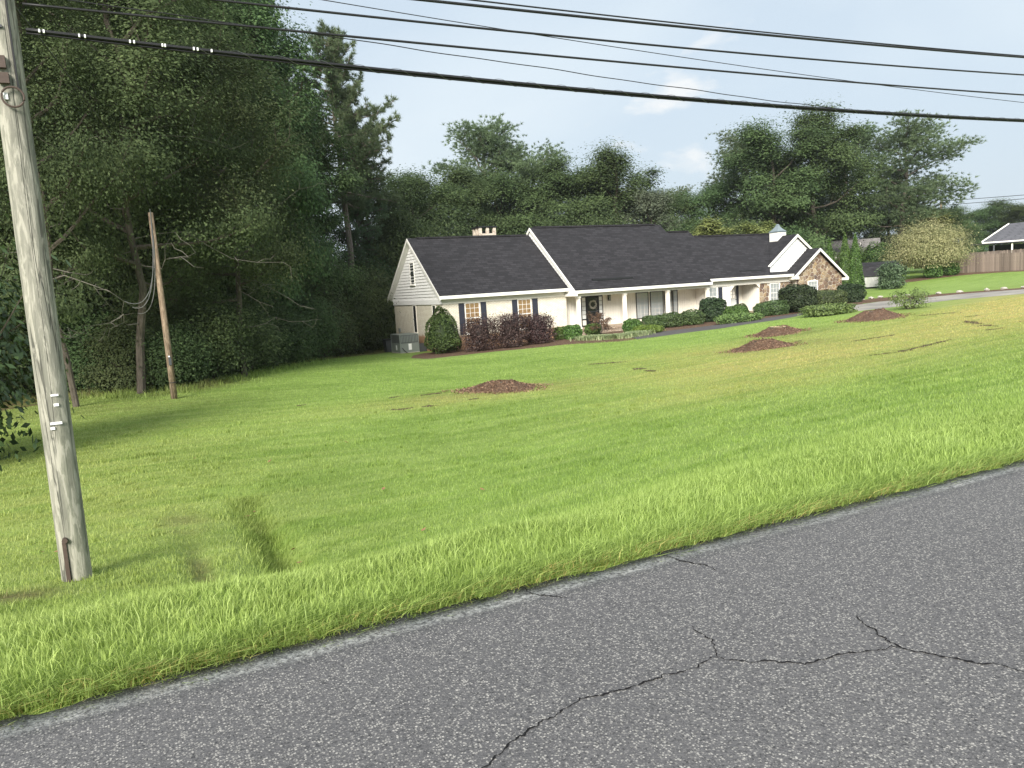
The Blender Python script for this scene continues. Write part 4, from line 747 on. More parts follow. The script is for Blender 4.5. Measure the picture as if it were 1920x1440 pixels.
# trees behind and beside the house: kind, u, v, height, radius, label
BT = [('O',19.6,64,13.8,3.8,'bushy tree just left of the house gable'),('O',25.4,70.5,15,4.6,'leafy tree behind the left brick wing'),('O',32,76.5,15.5,5.0,'leafy tree left of the brick chimney'),('P',40.6,85.9,22.5,6.4,'round-topped pine rising highest behind the left roof'),('P',45.8,84.5,20.2,5.0,'lower open pine right of the round-topped pine'),
 ('O',38.9,79.5,16.1,5.6,'broad oak below the round-topped pine'),('O',44.7,78.6,16.6,5.6,'broad oak behind the left end of the tall roof'),('O',49.4,78.2,16,5.6,'broad oak behind the middle of the tall roof'),('O',50.8,72.8,16.6,5.9,'big domed oak behind the right end of the tall roof'),('G',50.4,66,11.4,3.4,'grey-green tree behind the step in the roof'),
 ('P',66.3,82,14,3.0,'small distant pine above the low right roof'),('O',65.8,76,13.2,5.0,'leafy tree left of the tall right group'),('P',72.2,76.8,19.5,5.4,'flat-topped pine at the left of the tall right group'),('O',68.4,66.8,18.4,6.2,'massive oak left of centre in the tall right group'),('O',73.6,65.9,19.8,6.2,'tallest oak of the right group above the stone gable'),
 ('P',83.0,70,19.0,5.6,'pine just right of the tallest oak'),('P',86.0,64.5,18.8,6.2,'pine at the right end of the tall right group'),('S',84.5,69.5,15.4,3.9,'thin pale-limbed half bare tree above the arborvitae'),('O',92,78,11,4.5,'leafy tree behind the cream flowering tree'),('L',47.9,54.6,7.4,2.3,'light green small tree behind the low roof'),('L',53.5,55,6.9,2.3,'yellowish green small tree left of the cupola'),('O',80,75,10.5,3.8,'low leafy tree behind the arborvitae'),
 ('U',21.2,61,10.2,2.7,'dark understory tree left of the chimney behind the ridge'),('U',26.3,63.5,10.2,2.9,'dark understory tree right behind the chimney'),('U',32.7,65,9.8,3.1,'dark understory tree behind the tall roof peak'),('U',38,64.3,9.8,3.4,'dark understory tree behind the ridge centre'),('U',41.8,61.8,9.6,3.1,'dark understory tree behind the ridge vent'),('U',46.6,60.8,8.7,2.9,'dark understory tree near the roof step'),('U',51.8,61.6,8.3,3,'dark understory tree behind the low right ridge'),('U',58.5,62,8.0,3,'dark understory tree behind the cupola'),('U',65,63,8,3,'dark understory tree behind the grey neighbour roof'),
 ('O',99.8,68,8.5,4.,'distant tree left of the neighbouring dark roof'),('O',105.5,78,10.5,4.6,'distant tree near the far utility pole'),('O',139,89,10,5.2,'hazy far tree, leftmost of the row over the dark roof'),('O',145.6,88,11,5.0,'hazy far tree, middle of the row over the dark roof'),('O',143.4,81.7,10,5.0,'hazy far tree, rightmost of the row over the dark roof'),('O',122,82,9.5,4.6,'hazy far tree beside the far utility pole'),
 ('O',29,84,14,4.5,'rear oak deep behind the left wing'),('O',56,84,14.5,5.6,'rear oak deep behind the roof step'),('O',60,76,12.5,5.2,'rear oak deep behind the light green tree'),('O',78,75,15,4.5,'rear oak deep behind the right group'),('O',91,70,12.5,4.2,'rear oak right of the tall pines')]
for i, (k, u, v, h, r, lab) in enumerate(BT):
    if k == 'P': pr = PINEB[i % 2]; s = (r/4.3, r/4.3, h/20.4)
    elif k == 'G': pr = OAKB[2]; s = (r/4.3, r/4.3, h/15.3)
    elif k == 'L': pr = LITE; s = (r/2.5, r/2.5, h/9.2)
    elif k == 'S': pr = SPARSE; s = (r/3.3, r/3.3, h/12.2)
    elif k == 'U': pr = UND[i % 3]; s = (r/1.8, r/1.8, h/4)
    else: pr = OAKB[i % 2]; s = (r/4.3, r/4.3, h/15.3)
    plant(pr, u, v, s, i*1.7, lab, 'tree', 'trees behind the house' if v < 100 else None)

# clipped and loose shrubs round the house
def shrub(name, u, v, w, h, ml, label, leaf=.055, n=2600, egg=0., fuzz=.10, flat=.0, spiky=0., group=None, zoff=0., cat='shrub', dp=None):
    rg = np.random.default_rng(int(u*100+v*7)); d = unit(rg.normal(size=(n, 3))); dp = dp or w
    zz = d[:, 2]; nrm = d.copy()
    lump = 1+.06*np.sin(d[:, 0]*7+u)+.05*np.sin(d[:, 1]*9+v)+.05*np.sin(zz*8+u*v)
    rr = lump*(1-np.abs(rg.normal(0, fuzz, n)))
    if spiky: rr = lump*(1-.35*rg.random(n)**1.2+spiky*(rg.random(n)**4))
    pr_ = np.sqrt(np.clip(1-zz**2, 0, 1)); pr_ = pr_**.75 if egg == 0 else pr_*(1-egg*zz)
    ph = np.arctan2(d[:, 1], d[:, 0]); sx = np.sign(zz)*np.abs(zz)**(.8)
    Cn = np.stack([np.cos(ph)*pr_*rr*w/2, np.sin(ph)*pr_*rr*dp/2, h*.5+sx*rr*h*.5*(1-flat)], 1); Cn[:, 2] = np.clip(Cn[:, 2], .02, None)
    cone = egg > .5
    if cone:
        t = 1-rg.random(n)**.6; q = (1-t)**.8*np.clip(.55+t*4, 0, 1)*(1-np.abs(rg.normal(0, .16, n)))*(1+.10*np.sin(ph*5+t*9)); Cn = np.stack([np.cos(ph)*q*w/2, np.sin(ph)*q*dp/2, t*h*1.0+rg.normal(0, .05, n)], 1)
    V, F = leafq(Cn, leaf, rg, up=.2, asp=.55, nrm=nrm, nw=.35); rnd = rg.random(n)
    # inner body of dense leafage
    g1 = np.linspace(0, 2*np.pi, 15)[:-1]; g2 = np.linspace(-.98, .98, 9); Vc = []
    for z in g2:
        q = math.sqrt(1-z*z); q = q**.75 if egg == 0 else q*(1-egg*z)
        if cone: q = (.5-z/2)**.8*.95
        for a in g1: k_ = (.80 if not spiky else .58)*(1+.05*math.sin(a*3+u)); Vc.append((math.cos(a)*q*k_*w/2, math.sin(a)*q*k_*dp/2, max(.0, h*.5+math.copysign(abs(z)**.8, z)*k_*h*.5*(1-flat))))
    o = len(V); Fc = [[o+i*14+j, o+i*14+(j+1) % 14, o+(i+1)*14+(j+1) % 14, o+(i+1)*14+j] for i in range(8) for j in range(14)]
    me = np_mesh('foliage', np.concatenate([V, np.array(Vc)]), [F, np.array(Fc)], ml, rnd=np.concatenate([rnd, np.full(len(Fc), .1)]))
    r = empty(name, (u, v, tz(u, v)+zoff), label=label, cat=cat, group=group); link('foliage', me, r); sm = MB()
    for k in range(4): sm.tube([(rg.normal(0, .06), rg.normal(0, .06), -.1), (rg.normal(0, w*.15), rg.normal(0, w*.15), h*.6)], [.035, .02], 5)
    sm.build('stem', M_bark, r, local=True); return r
L_hol = leafmat('holly_leaves', (0.025, 0.053, 0.016), (0.103, 0.172, 0.041), .15, .5, .2); L_box = leafmat('boxwood_leaves', (0.037, 0.075, 0.015), (0.131, 0.213, 0.040), .15); L_dk = leafmat('dark_shrub_leaves', (0.017, 0.031, 0.016), (0.060, 0.094, 0.038), .1, .5, .2)
L_pur = leafmat('purple_leaves', (.030, .018, .018), (.115, .070, .058), .15); L_hed = leafmat('hedge_leaves', (0.033, 0.057, 0.020), (0.112, 0.163, 0.048), .15); L_jun = leafmat('juniper_leaves', (0.060, 0.114, 0.026), (0.180, 0.276, 0.072), .15); L_brt = leafmat('bright_leaves', (.080, .150, .020), (.200, .320, .050), .3)
L_arb = leafmat('arborvitae_leaves', (0.036, 0.083, 0.018), (0.112, 0.203, 0.036), .1); L_map = leafmat('maple_leaves', (.075, .035, .025), (.22, .12, .08), .3); L_flo = leafmat('cream_blossom', (0.122, 0.150, 0.052), (0.600, 0.543, 0.298), .4, .7, .1); L_blu = leafmat('bluegreen_leaves', (0.042, 0.081, 0.036), (0.129, 0.199, 0.095), .15)
shrub('holly_shrub', 15.96, 40.9, 1.92, 2.62, L_hol, 'egg-shaped dark green holly at the corner of the brick wing', .055, 5600, egg=.44, fuzz=.06)
for i, (u, v, w, h, lab) in enumerate(((17.6, 39.3, 2.0, 1.95, 'dark purple fringe shrub nearest the egg-shaped holly'), (19.3, 38.9, 2.05, 2.05, 'dark purple fringe shrub in the middle between the two windows'), (21.15, 39.1, 1.95, 1.85, 'dark purple fringe shrub nearest the porch'))):
    shrub('purple_shrub', u, v, w*.95, h*.97, L_pur, lab, .042, 7600, spiky=.34, group='purple shrubs in front of the brick wing', flat=.04)
for u, v, w, h, ml, lab in ((23.24,40.1,.85,.78,L_box,'small round boxwood touching the purple shrubs'),(23.6,39.2,1.1,.85,L_box,'round boxwood left of the leftmost porch post'),(25.7,40.2,1.05,.72,L_box,'round boxwood under the front door'),(26.6,37.4,1.1,.9,L_box,'bright round boxwood beside the reddish maple'),(29.3,38.9,1.55,.88,L_hed,'left clipped mound of the three below the porch windows'),(30.5,38.7,1.55,.92,L_hed,'middle clipped mound of the three below the porch windows'),(31.9,38.4,1.65,.95,L_hed,'right clipped mound of the three below the porch windows'),
    (34.0,38.9,1.75,1.6,L_dk,'dark upright round shrub at the right end of the porch'),(35.0,37.9,1.6,.88,L_box,'clipped boxwood just right of the dark upright shrub'),(37.4,40.0,1.0,.85,L_hed,'small clipped shrub by the side entry'),(37.1,37.6,1.15,.88,L_hed,'small ball shrub left of the walk by the side entry'),(38.0,37.4,1.9,.95,L_hed,'loose clipped hedge left of the big dark shrub'),(39.5,37.0,2.45,1.85,L_dk,'biggest dark round shrub in front of the stone wall'),(42.4,37.3,2.9,1.2,L_hed,'wide low hedge before the stone gable'),(46.2,38.4,1.95,1.4,L_dk,'dark round shrub at the right corner of the stone gable')):
    shrub('round_shrub', u, v, w, h, ml, lab, .05 if ml is not L_dk else .06, int(1500+1500*w*h), fuzz=.06 if ml is not L_dk else .09, group='clipped shrubs along the house')
shrub('spreading_shrub', 26.9, 36.3, 1.7, .5, L_brt, 'bright green low spreading plant before the bright boxwood', .06, 2200, spiky=.2, cat='plant')
shrub('spreading_juniper', 33.2, 35.6, 3.0, .55, L_jun, 'low green juniper spreading along the left side of the walk', .06, 5200, spiky=.25, dp=1.5); shrub('spreading_juniper', 36.5, 31.8, 3.6, .62, L_jun, 'low green juniper mound between walk and driveway', .06, 6000, spiky=.25, dp=2.0)
for i, (u, v, w, h) in enumerate(((55.1, 47.9, 1.6, 4.95), (55.65, 46.75, 1.75, 5.3), (56.0, 46.0, 1.7, 5.15))): shrub('arborvitae', u, v, w, h, L_arb, f'{("leftmost and smallest","tall middle","rightmost")[i]} pointed arborvitae beside the stone gable', .07, 6500, egg=.55, fuzz=.12, group='arborvitae row', cat='tree')
ls = proto('loose_shrub', *bush(81, 1.2, 1.1, L_jun, .05, 40, 60), M_bark); plant(ls, 38.2, 27.9, (1., 1., .95), 0, 'airy green shrub at the lawn side of the driveway', 'shrub')
shrub('juniper_shrub', 61.75, 46.9, 2.1, 2.3, L_blu, 'blue-green juniper covering the front of the shed', .08, 5000, spiky=.35); shrub('evergreen_shrub', 72.6, 56.6, 3.4, 4.0, L_hol, 'rounded evergreen at the corner of the grey roofed house', .10, 4000, fuzz=.1)
fl = proto('flowering_tree', *bush(83, 4.6, 3.6, L_flo, .075, 200, 170), M_bark); plant(fl, 72.4, 50.8, (1., 1., 1.), 0, 'wide cream flowering tree beside the board fence', 'tree', sink=-.9)
plant(LITE, 88, 61, (1.2, 1.2, .75), 1, 'light green tree behind the cream flowering tree', 'tree')
shrub('small_shrub', 71.4, 49.6, 1.7, 1.4, L_box, 'small green shrub under the left side of the flowering tree', .08, 1500, spiky=.2); shrub('small_shrub', 73.3, 49.0, 1.5, 1.3, L_box, 'small green shrub under the right side of the flowering tree', .08, 1500, spiky=.2)
mpl = proto('japanese_maple', *decid(91, 1.25, .75, .45, L_map, M_bark, .035, 22, 9), M_bark); plant(mpl, 25.1, 38.2, (1, 1, 1), 0, 'small reddish japanese maple before the porch steps', 'tree')
# variegated border grass
rg = rng; nb = 9000; tt = rg.random(nb); ctr = np.array([(23.3,37.6),(23.9,36.0),(24.6,35.2),(25.6,35.4),(26.0,36.2)]); ci = tt*(len(ctr)-1.001); i0 = ci.astype(int); cc = ctr[i0]+(ctr[i0+1]-ctr[i0])*(ci-i0)[:, None]+rg.normal(0, .28, (nb, 2))
z = ter(cc[:, 0], cc[:, 1]); az = rg.random(nb)*6.28; ll = .2+.16*rg.random(nb); B0 = np.c_[cc, z]; S = np.c_[-np.sin(az), np.cos(az), np.zeros(nb)]*.011; D = np.c_[np.cos(az), np.sin(az), np.zeros(nb)]
V = np.stack([B0-S, B0+S, B0+D*(ll*.4)[:, None]+S+np.array([0, 0, 1])*ll[:, None]*.8, B0+D*(ll*.4)[:, None]-S+np.array([0, 0, 1])*ll[:, None]*.8, B0+D*(ll*1.)[:, None]+np.array([0, 0, 1])*ll[:, None]*.75], 1).reshape(-1, 3); k = np.arange(nb)*5
L_lir = leafmat('variegated_blades', (.20, .27, .09), (.62, .62, .36), .3); link('border_grass', np_mesh('border_grass', V, [np.stack([k, k+1, k+2, k+3], 1), np.stack([k+3, k+2, k+4], 1)], L_lir, rnd=np.tile(rg.random(nb), 2)), kind='stuff', label='pale variegated border grass before the porch', category='ground cover') if False else link('border_grass', np_mesh('border_grass', V, [np.stack([k, k+1, k+2, k+3], 1), np.stack([k+3, k+2, k+4], 1)], L_lir, rnd=np.tile(rg.random(nb), 2)), kind='stuff', label='pale variegated border grass before the porch')

# ------------------------------------------------------------------ stump mounds of ground wood
def mound(u, v, rx, ry, h, label, st=None, slabel=None, nch=1500):
    rg = np.random.default_rng(int(u*10)); nr, na = 16, 48; V = []; r0 = np.linspace(0, 1, nr)
    def hh(r, a): return h*np.clip((1-r)/.66, 0, 1)**1.15*(1+.10*np.sin(3*a+u)+.07*np.sin(7*a))
    def rad(a): return 1+.18*np.sin(2*a+u)+.10*np.sin(3*a+2*u)+.06*np.sin(7*a+u)
    A, Rr = np.meshgrid(np.linspace(0, 2*np.pi, na, endpoint=False), r0); X = u+np.cos(A)*Rr*rx*rad(A); Y = v+np.sin(A)*Rr*ry*rad(A); Z = ter(X.ravel(), Y.ravel()).reshape(X.shape)+hh(Rr, A)+rg.normal(0, .028, X.shape)*(1-Rr)+.012-.05*(Rr > .99)
    F = [[i*na+j, i*na+(j+1) % na, (i+1)*na+(j+1) % na, (i+1)*na+j] for i in range(nr-1) for j in range(na)]
    base = Vector((u, v, tz(u, v))); r = empty('mulch_mound', base, label=label, cat='mulch pile', group='piles of ground stump chips'); link('heap', np_mesh('heap', np.stack([X, Y, Z], -1).reshape(-1, 3)-np.array(base), [np.array(F)], M_mulch, smooth=True), r)
    a = rg.random(nch)*6.28; q = rg.random(nch)**.6*1.3+.15*rg.random(nch)**4; x = u+np.cos(a)*q*rx*rad(a); y = v+np.sin(a)*q*ry*rad(a); zc = ter(x, y)+hh(np.clip(q, 0, 1), a)+.02
    Vq, Fq = leafq(np.c_[x, y, zc]-np.array(base), .045, rg, up=.8, asp=.3); link('wood_chips', np_mesh('wood_chips', Vq, [Fq], M_chip, rnd=rg.random(nch)), r, kind='stuff')
    if st:
        su, sv, sr, zt, mtop = st; bz = tz(su, sv); s = empty('tree_stump', (su, sv, bz), label=slabel, cat='stump', group='sawn tree stumps'); b = MB(); n = 22; P0 = []
        for zz, k_ in ((-.1, 1.35), (zt*.5, 1.1), (zt, 1.0)):
            for j in range(n): aa = j/n*6.283; rr = sr*k_*(1+.09*math.sin(3*aa+u)+.05*math.sin(8*aa)); b.v.append((math.cos(aa)*rr, math.sin(aa)*rr, zz))
        for q_ in range(2): b.f += [(q_*n+j, q_*n+(j+1) % n, q_*n+n+(j+1) % n, q_*n+n+j) for j in range(n)]
        b.build('bark', M_bark, s, local=True); t_ = MB(); t_.ext([(v_[0]*.95, v_[1]*.95, zt-.03) for v_ in b.v[2*n:]], (0, 0, .035)); t_.build('cut_face', mtop, s, local=True)
mound(9.65, 20.3, 1.05, 1.0, .21, 'low chip pile in the lawn in front of the brick wing', (9.75, 20.35, .26, .235, M_mulch), 'dark-rimmed stump on the chip pile nearest the brick wing')
mound(20.9, 21.3, 1.05, 1.0, .26, 'front chip pile of the close pair in the middle lawn', (20.9, 21.35, .27, .28, M_mulch), 'dark flat stump on the front pile of the close pair')
mound(26.0, 25.5, 1.2, 1.1, .27, 'rear chip pile of the close pair below the side entry', (26.0, 25.45, .36, .315, M_cut), 'fresh pale sawn stump on the rear pile of the close pair')
mound(32.0, 25.2, 1.6, 1.4, .36, 'chip pile next to the driveway below the airy green shrub', (32.0, 25.2, .42, .385, M_mulch), 'dark flat stump on the pile next to the driveway')

# ------------------------------------------------------------------ poles and wires
px, py = -.605, 7.36; pole = empty('utility_pole', (px, py, tz(px, py)), label='large weathered grey utility pole close by on the left', cat='utility pole')
zb = tz(px, py); b = MB(); n = 40; hs = np.linspace(-.5, 9.5, 60)
for h_i in hs:
    r_ = .116-.0022*max(h_i, 0)
    for j in range(n): a = j/n*6.283; b.v.append((math.cos(a)*r_*(1+.008*math.sin(5*a+h_i)), math.sin(a)*r_*(1+.008*math.sin(7*a-h_i)), h_i))
for k in range(len(hs)-1): b.f += [(k*n+j, k*n+(j+1) % n, (k+1)*n+(j+1) % n, (k+1)*n+j) for j in range(n)]
b.f.append(tuple((len(hs)-1)*n+j for j in range(n))); b.build('shaft', M_pole, pole, local=True, smooth=True)
def onpole(zw, off=0., ex=0.):                     # point on the camera side of the shaft
    h_i = zw-zb; r_ = .116-.0022*h_i+ex; a = -math.pi/2+.08+off; return Vector((math.cos(a)*r_, math.sin(a)*r_, h_i))
def onbox(nm, zw, off, w, h, d, m_): c = onpole(zw, off, d/2); W((c.x-w/2, c.x+w/2, c.y-d/2, c.y+d/2, c.z-h/2, c.z+h/2)).build(nm, m_, pole, local=True)
onbox('tag', -.65, .12, .055, .016, .012, M_label); onbox('tag', -.73, .15, .036, .022, .012, M_label); onbox('tag', -.88, 0, .085, .020, .014, M_label); onbox('tag', -.92, -.24, .032, .022, .014, M_label); onbox('tag', 1.70, -.35, .03, .05, .02, M_label)
onbox('bracket', 1.95, -.36, .07, .09, .05, M_rust); onbox('bracket', 1.83, -.30, .075, .08, .05, M_rust); onbox('bracket', 2.22, -.25, .05, .02, .02, M_dgrey)
c = onpole(1.69, .05, .03); MB().tube([(c.x+math.cos(a)*.075, c.y-.005, c.z+math.sin(a)*.075) for a in np.linspace(0, 6.283, 25)], .0085, 6).build('coil', M_rust, pole, local=True)
MB().tube([onpole(zz, .5+.1*math.sin(zz*2), .008) for zz in np.linspace(1.75, 4.5, 24)], .008, 5).build('ground_wire', M_cable, pole, local=True)
c = onpole(-1.86, -.45, .0); MB().tube([(c.x, c.y+.02, c.z), (c.x, c.y-.05, c.z)], .022, 8).build('bolt', M_rust, pole, local=True); onbox('strap', -2.05, -.5, .03, .34, .02, M_rust)
def wire(name, pts, r, label, m_=None, root=None, wob=0.):
    pts = np.array(pts, float); d = np.r_[0, np.cumsum(np.linalg.norm(np.diff(pts, axis=0), axis=1))]; cf = [np.polyfit(d, pts[:, k], min(len(pts)-1, 3)) for k in range(3)]; t = np.linspace(0, d[-1], 160)
    P = np.stack([np.polyval(c, t) for c in cf], 1); 
    if wob: P[:, 2] += wob*np.sin(t*3.1)+wob*.6*np.sin(t*7)
    o = MB().tube([tuple(p) for p in P], r, 6).build(name, m_ or M_cable, root, smooth=True)
    if label: tag(o, label, 'cable', 'overhead cables')
    return P
Y = 7.2
cb_ = empty('cable_bundle', (-.44, Y, 2.18), label='thick lashed cable bundle, lowest of the overhead lines', cat='cable', group='overhead cables')
base = [(-.44,Y,2.18),(1.27,Y,2.13),(2.95,Y,2.08),(5.35,Y,2.01),(12.45,Y,2.04),(26,Y,2.5)]
for dz, dy, r in ((0, 0, .0115), (.017, .006, .007), (-.017, .005, .009), (.002, -.014, .008)):
    P = wire('strand', [(a, b+dy, c+dz) for a, b, c in base], r, None, root=cb_)
Pc = wire('strand', base, .006, None, root=cb_); d = np.r_[0, np.cumsum(np.linalg.norm(np.diff(Pc, axis=0), axis=1))]; t = np.linspace(1.2, d[-1], 1500); Q = np.stack([np.interp(t, d, Pc[:, k]) for k in range(3)], 1); ph = t*2*math.pi/.36
MB().tube([(q[0], q[1]+math.cos(a)*.024, q[2]+.001+math.sin(a)*.029) for q, a in zip(Q, ph)], .0022, 3).build('lashing', M_lash, cb_)
for x in (-.35,-.32,-.08,-.04,.28,.31,.52,.54,.76,.79,.9): zz = np.interp(x, Pc[:, 0], Pc[:, 2]); W((x-.006, x+.006, Y-.04, Y-.02, zz-.012+.026*((x*100) % 2 > 1), zz+.012+.012*((x*100) % 2 > 1))).build('clip', M_label, cb_)
wire('cable', [(-.44,Y,2.37),(.18,Y,2.39),(1.29,Y,2.38),(2.97,Y,2.35),(12.43,Y,2.41),(26,Y,2.95)], .011, 'cable just above the lashed bundle'); wire('cable', [(-.5,Y+.1,2.60),(1.18,Y,2.58),(4.68,Y,2.55),(12.42,Y,2.70),(26,Y,3.3)], .011, 'single cable below the topmost pair')
wire('cable', [(-.5,Y+.1,2.78),(2.9,Y,2.76),(5.39,Y,2.79),(12.41,Y,2.95),(26,Y,3.6)], .014, 'lower cable of the topmost pair'); wire('cable', [(-.5,Y+.1,2.86),(2.9,Y,2.815),(5.39,Y,2.825),(12.41,Y,2.97),(26,Y,3.62)], .008, 'upper cable of the topmost pair')
wire('cable', [(-.5,Y,2.8),(1.92,Y,2.66),(4.04,Y,2.55),(6.12,Y,2.46),(9.78,Y,2.35),(14,Y,2.28)], .004, 'thin line crossing the upper cables diagonally'); wire('cable', [(-.44,Y-.03,2.44),(.18,Y,2.43),(1.62,Y,2.36),(2.54,Y,2.32),(4.66,Y,2.19),(7.79,Y,2.05),(9.2,Y,2.0)], .0045, 'thin wavy line dropping down to the lashed bundle', wob=.004)
for x, zz in ((-.28, 2.40), (.2, 2.42), (.18, 2.37), (-.2, 2.2)): pass
# second, brown pole with loose cables
qx, qy = 1.14, 26.9; qz = tz(qx, qy); p2 = empty('utility_pole', (qx, qy, qz), label='slim brown utility pole at the edge of the woods', cat='utility pole')
MB().tube([(0, 0, -.5), (-.02, 0, 2), (-.05, 0, 4.2), (-.07, 0, 5.9)], [.102, .096, .086, .074], 16).build('shaft', M_pole2, p2, local=True, smooth=True)
MB().tube([(math.cos(a)*.101, math.sin(a)*.101, .53) for a in np.linspace(0, 6.283, 17)], .014, 5).build('band', M_cable, p2, local=True); W((-.05, .03, -.145, -.095, 1.1, 1.35)).build('meter_box', M_dgrey, p2, local=True); W((-.05, .0, -.15, -.1, 1.36, 1.4)).build('tag', M_label, p2, local=True)
for e_, s_ in (((-.9, -.1, 3.0), 6.0), ((-1.1, -.1, 3.2), 5.6), ((-.75, .1, 2.8), 5.2)):
    MB().tube([Vector((-.08, -.1, s_))*(1-t)**2+Vector((-.12, -.1, 2.6))*2*t*(1-t)+Vector(e_)*t*t for t in np.linspace(0, 1, 18)], .012, 4).build('loose_wire', M_lash, p2, local=True)
wire('cable', [(-.55,7.45,2.5),(0.2,16,3.0),(1.05,26.8,qz+6.1)], .008, 'dark service line running from the near pole to the brown pole')
fp = empty('utility_pole', (123.8, 84.7, tz(123.8, 84.7)), label='distant utility pole above the flowering tree', cat='utility pole'); MB().tube([(0, 0, 0), (0, 0, 10.8-tz(123.8, 84.7))], [.2, .14], 8).build('shaft', M_pole2, fp, local=True)
wire('cable', [(123.8,84.7,10.0),(140,75,10.2),(160,62,10.8)], .05, 'faint upper line at the distant pole'); wire('cable', [(123.8,84.7,9.3),(140,75,9.6),(160,62,10.2)], .05, 'faint lower line at the distant pole')

# ------------------------------------------------------------------ grass
def blades(name, U, V_, hgt, wid, lean, rg, seg2, label):
    n = len(U); Zt = ter(U, V_); az = rg.random(n)*6.283; dirv = np.c_[np.cos(az), np.sin(az), np.zeros(n)]*(.25+.75*rg.random(n))[:, None]+lean; sd = unit(np.c_[-dirv[:, 1], dirv[:, 0], np.zeros(n)])
    fw = rg.random(n)*3.14; sd = unit(sd*np.cos(fw)[:, None]+np.c_[rg.normal(size=(n, 2)), np.zeros(n)]*.4)
    B0 = np.c_[U, V_, Zt-.006]; up = np.zeros((n, 3)); up[:, 2] = 1; h = hgt[:, None]; w = wid[:, None]; rn = rg.random(n)
    if seg2:
        m1 = B0+up*h*.55+dirv*h*.22; tip = B0+up*h*.86+dirv*h*.72; V = np.stack([B0-sd*w, B0+sd*w, m1+sd*w*.8, m1-sd*w*.8, tip], 1); k = np.arange(n)*5; F = [np.stack([k, k+1, k+2, k+3], 1), np.stack([k+3, k+2, k+4], 1)]; rn2 = np.tile(rn, 2); nv = 5
    else:
        tip = B0+up*h*.85+dirv*h*.6; V = np.stack([B0-sd*w, B0+sd*w, tip], 1); k = np.arange(n)*3; F = [np.stack([k, k+1, k+2], 1)]; rn2 = rn; nv = 3
    ex = {q: np.repeat(f(U, V_), nv) for q, f in (('dry', f_dry), ('lush', f_lush), ('bare', f_bare))}
    link(name, np_mesh(name, V.reshape(-1, 3), F, M_blade, rnd=rn2, extra=ex), kind='stuff', label=label)
rg = np.random.default_rng(3)
# long verge grass beside the road
N1 = 118000; U = -3+18*rg.random(N1)**1.35; V_ = 3.44+1.42*rg.random(N1)**.95; edge = np.clip((3.75-V_)/.3, 0, 1); clump = .5+.5*np.sin(U*5.1+3*np.sin(V_*4))*np.sin(V_*6.3+U*2)
hg = (.045+.062*rg.random(N1))*(.75+.55*clump)*(1-.25*edge)*(1-.55*np.clip((V_-4.1)/.75, 0, 1))*np.where(rg.random(N1) < .02, 1.7, 1); lean = np.c_[.15*np.sin(U*2.3), -.15-.75*edge*(.3+rg.random(N1)), np.zeros(N1)]
blades('verge_grass', U, V_, hg, .0015+.0014*rg.random(N1)+.00014*np.hypot(U, V_), lean, rg, True, 'long bright grass along the road edge')
N2 = 16000; U = -3+16*rg.random(N2)**1.3; V_ = 3.43+.3*rg.random(N2)**1.4; lean = np.c_[rg.normal(.1, .5, N2), -.55-.9*rg.random(N2), np.zeros(N2)]
blades('verge_edge_grass', U, V_, .06+.08*rg.random(N2), .0022+.002*rg.random(N2), lean, rg, True, 'loose grass blades flopping over the road edge')
def flat_attr(U_, v): return np.full(len(U_), v)
_fd, _fb = f_dry, f_bare; f_dry = lambda u, v: np.where(np.random.default_rng(1).random(np.shape(u)) < .55, 1., 0.); N3 = 9000; U = -3+16*rg.random(N3)**1.3; V_ = 3.42+.16*rg.random(N3)
blades('dry_thatch', U, V_, .05+.07*rg.random(N3), .002+.0015*rg.random(N3), np.c_[rg.normal(0, 1.2, N3), -.5-.8*rg.random(N3), np.zeros(N3)], rg, True, 'dry straw and creeping grass along the road edge'); f_dry = _fd
# taller tufts in the mown lawn
nc_ = 420; tr_ = 5.2+14*rg.random(nc_)**.8; ta_ = np.radians(rg.uniform(-12, 64, nc_)); ic = np.repeat(np.arange(nc_), 26); U = (tr_*np.sin(ta_))[ic]+rg.normal(0, .05, len(ic)); V_ = (tr_*np.cos(ta_))[ic]+rg.normal(0, .05, len(ic)); ok = V_ > 4.8
blades('lawn_tufts', U[ok], V_[ok], .05+.05*rg.random(ok.sum()), .0018+.0003*tr_[ic][ok], np.zeros((ok.sum(), 3)), rg, True, 'scattered taller grass tufts in the mown lawn')
N4 = 5200; t = rg.random(N4); U = 1.06+.08*t+rg.normal(0, .11, N4); V_ = 6.5+4.2*t
blades('ditch_grass', U, V_, .06+.08*rg.random(N4), .0028+.001*rg.random(N4), np.c_[.5*rg.random(N4), -.2+0*t, 0*t], rg, True, 'rank grass along the little side ditch')
# mown lawn
def sector(n, r0, r1, pw):
    t = rg.random(n); r = (r0**pw+(r1**pw-r0**pw)*t)**(1/pw); a = np.radians(rg.uniform(-13, 66, n)); return r*np.sin(a), r*np.cos(a), r
U, V_, r = sector(480000, 5., 52., .5)
keep = (V_ > 4.75) & (rg.random(len(U)) > .75*f_bare(U, V_)) & (f_bare(U, V_) < .9) & ~((V_ > 36.2) & (U > 13)) & ~((U > 25) & (V_ > 32.5)) & ~((U > 35) & (V_ > 25.5)); U, V_, r = U[keep], V_[keep], r[keep]
blades('lawn_grass', U, V_, (.03+.034*rg.random(len(U)))*(1+.5*np.exp(-((V_-5)/.8)**2)), .0016+.00034*r, np.zeros((len(U), 3)), rg, False, 'short mown lawn grass in the hollow')
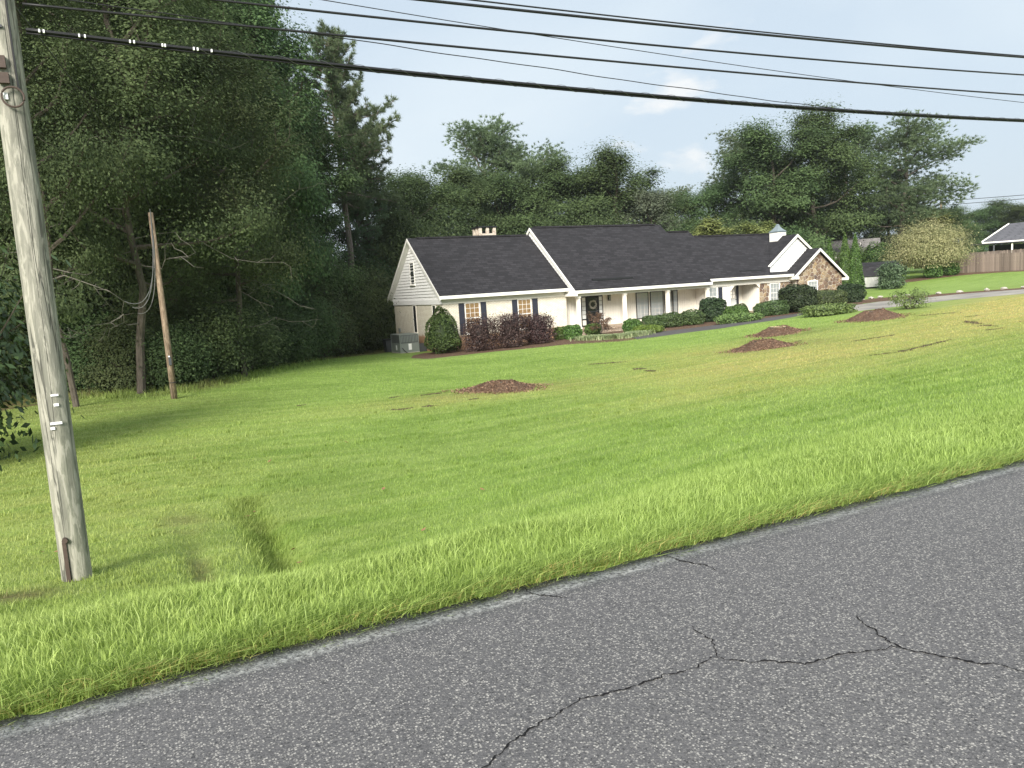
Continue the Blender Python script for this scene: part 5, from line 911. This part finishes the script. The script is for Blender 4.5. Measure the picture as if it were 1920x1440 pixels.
# taller weeds at the foot of the woods
n = 9000; t = rg.random(n); cu = np.interp(t, [0, .25, .45, .7, 1], [-3, -.2, 1.6, 4.6, 9.5]); cv = np.interp(t, [0, .25, .45, .7, 1], [31.5, 29.6, 29.2, 33.8, 42.3]); U = cu+rg.normal(0, .55, n); V_ = cv+rg.normal(0, .5, n)
blades('wood_edge_weeds', U, V_, (.06+.2*rg.random(n)**2)*(.4+1.2*(np.sin(U*3.1)*np.sin(V_*2.3) > 0)), np.full(n, .008), np.zeros((n, 3)), rg, True, 'taller weeds at the foot of the woods')
# fallen leaves on the lawn
LF = [(1.08,9.84),(1.2,10.03),(1.3,7.69),(1.32,8.14),(2.54,7.43),(3.76,8.62),(2.86,9.89),(1.88,13.01),(.8,14.08),(3.48,14.23),(-.99,8.79),(-.85,8.7)]; _o = sorted(range(12), key=lambda i: math.atan2(*LF[i])); LFO = {k: n_ for n_, k in enumerate(_o)}
M_fl = simple('brown_leaf', (.26, .135, .075), .8, .3, 20); lf = None
for i, (u, v) in enumerate([(1.08,9.84),(1.2,10.03),(1.3,7.69),(1.32,8.14),(2.54,7.43),(3.76,8.62),(2.86,9.89),(1.88,13.01),(.8,14.08),(3.48,14.23),(-.99,8.79),(-.85,8.7)]):
    if lf is None:
        b = MB(); b.v = [(-.09, 0, 0), (-.03, .04, .015), (.05, .035, .01), (.10, 0, .03), (.05, -.035, .02), (-.03, -.04, .0), (0, 0, -.01)]; b.f = [(0, 1, 6), (1, 2, 6), (2, 3, 6), (3, 4, 6), (4, 5, 6), (5, 0, 6)]; o = b.build('fallen_leaf', M_fl); lf = o.data
    else: o = link('fallen_leaf', lf)
    tag(o, f'brown fallen leaf on the near lawn, {ORD[LFO[i]]} from the left', 'leaf', 'fallen leaves on the near lawn'); o.location = (u, v, tz(u, v)+.05); o.rotation_euler = (random.uniform(-.4, .4), random.uniform(-.4, .4), i*1.7); s = random.uniform(.35, .6); o.scale = (s, s, s)

# ------------------------------------------------------------------ summer haze
hz = MB().box(-160, 440, -80, 440, -8, 34).build('haze', M_white, None, kind='stuff', label='thin pale summer haze')
hm = bpy.data.materials.new('haze'); hm.use_nodes = True; nt = hm.node_tree; nt.nodes.clear(); ho = nd(nt, 'ShaderNodeOutputMaterial')
pv = nd(nt, 'ShaderNodeVolumePrincipled', {'Color': (.93, .96, 1, 1), 'Density': .0002, 'Anisotropy': .2}); nt.links.new(pv.outputs[0], ho.inputs['Volume']); hz.data.materials.clear(); hz.data.materials.append(hm)
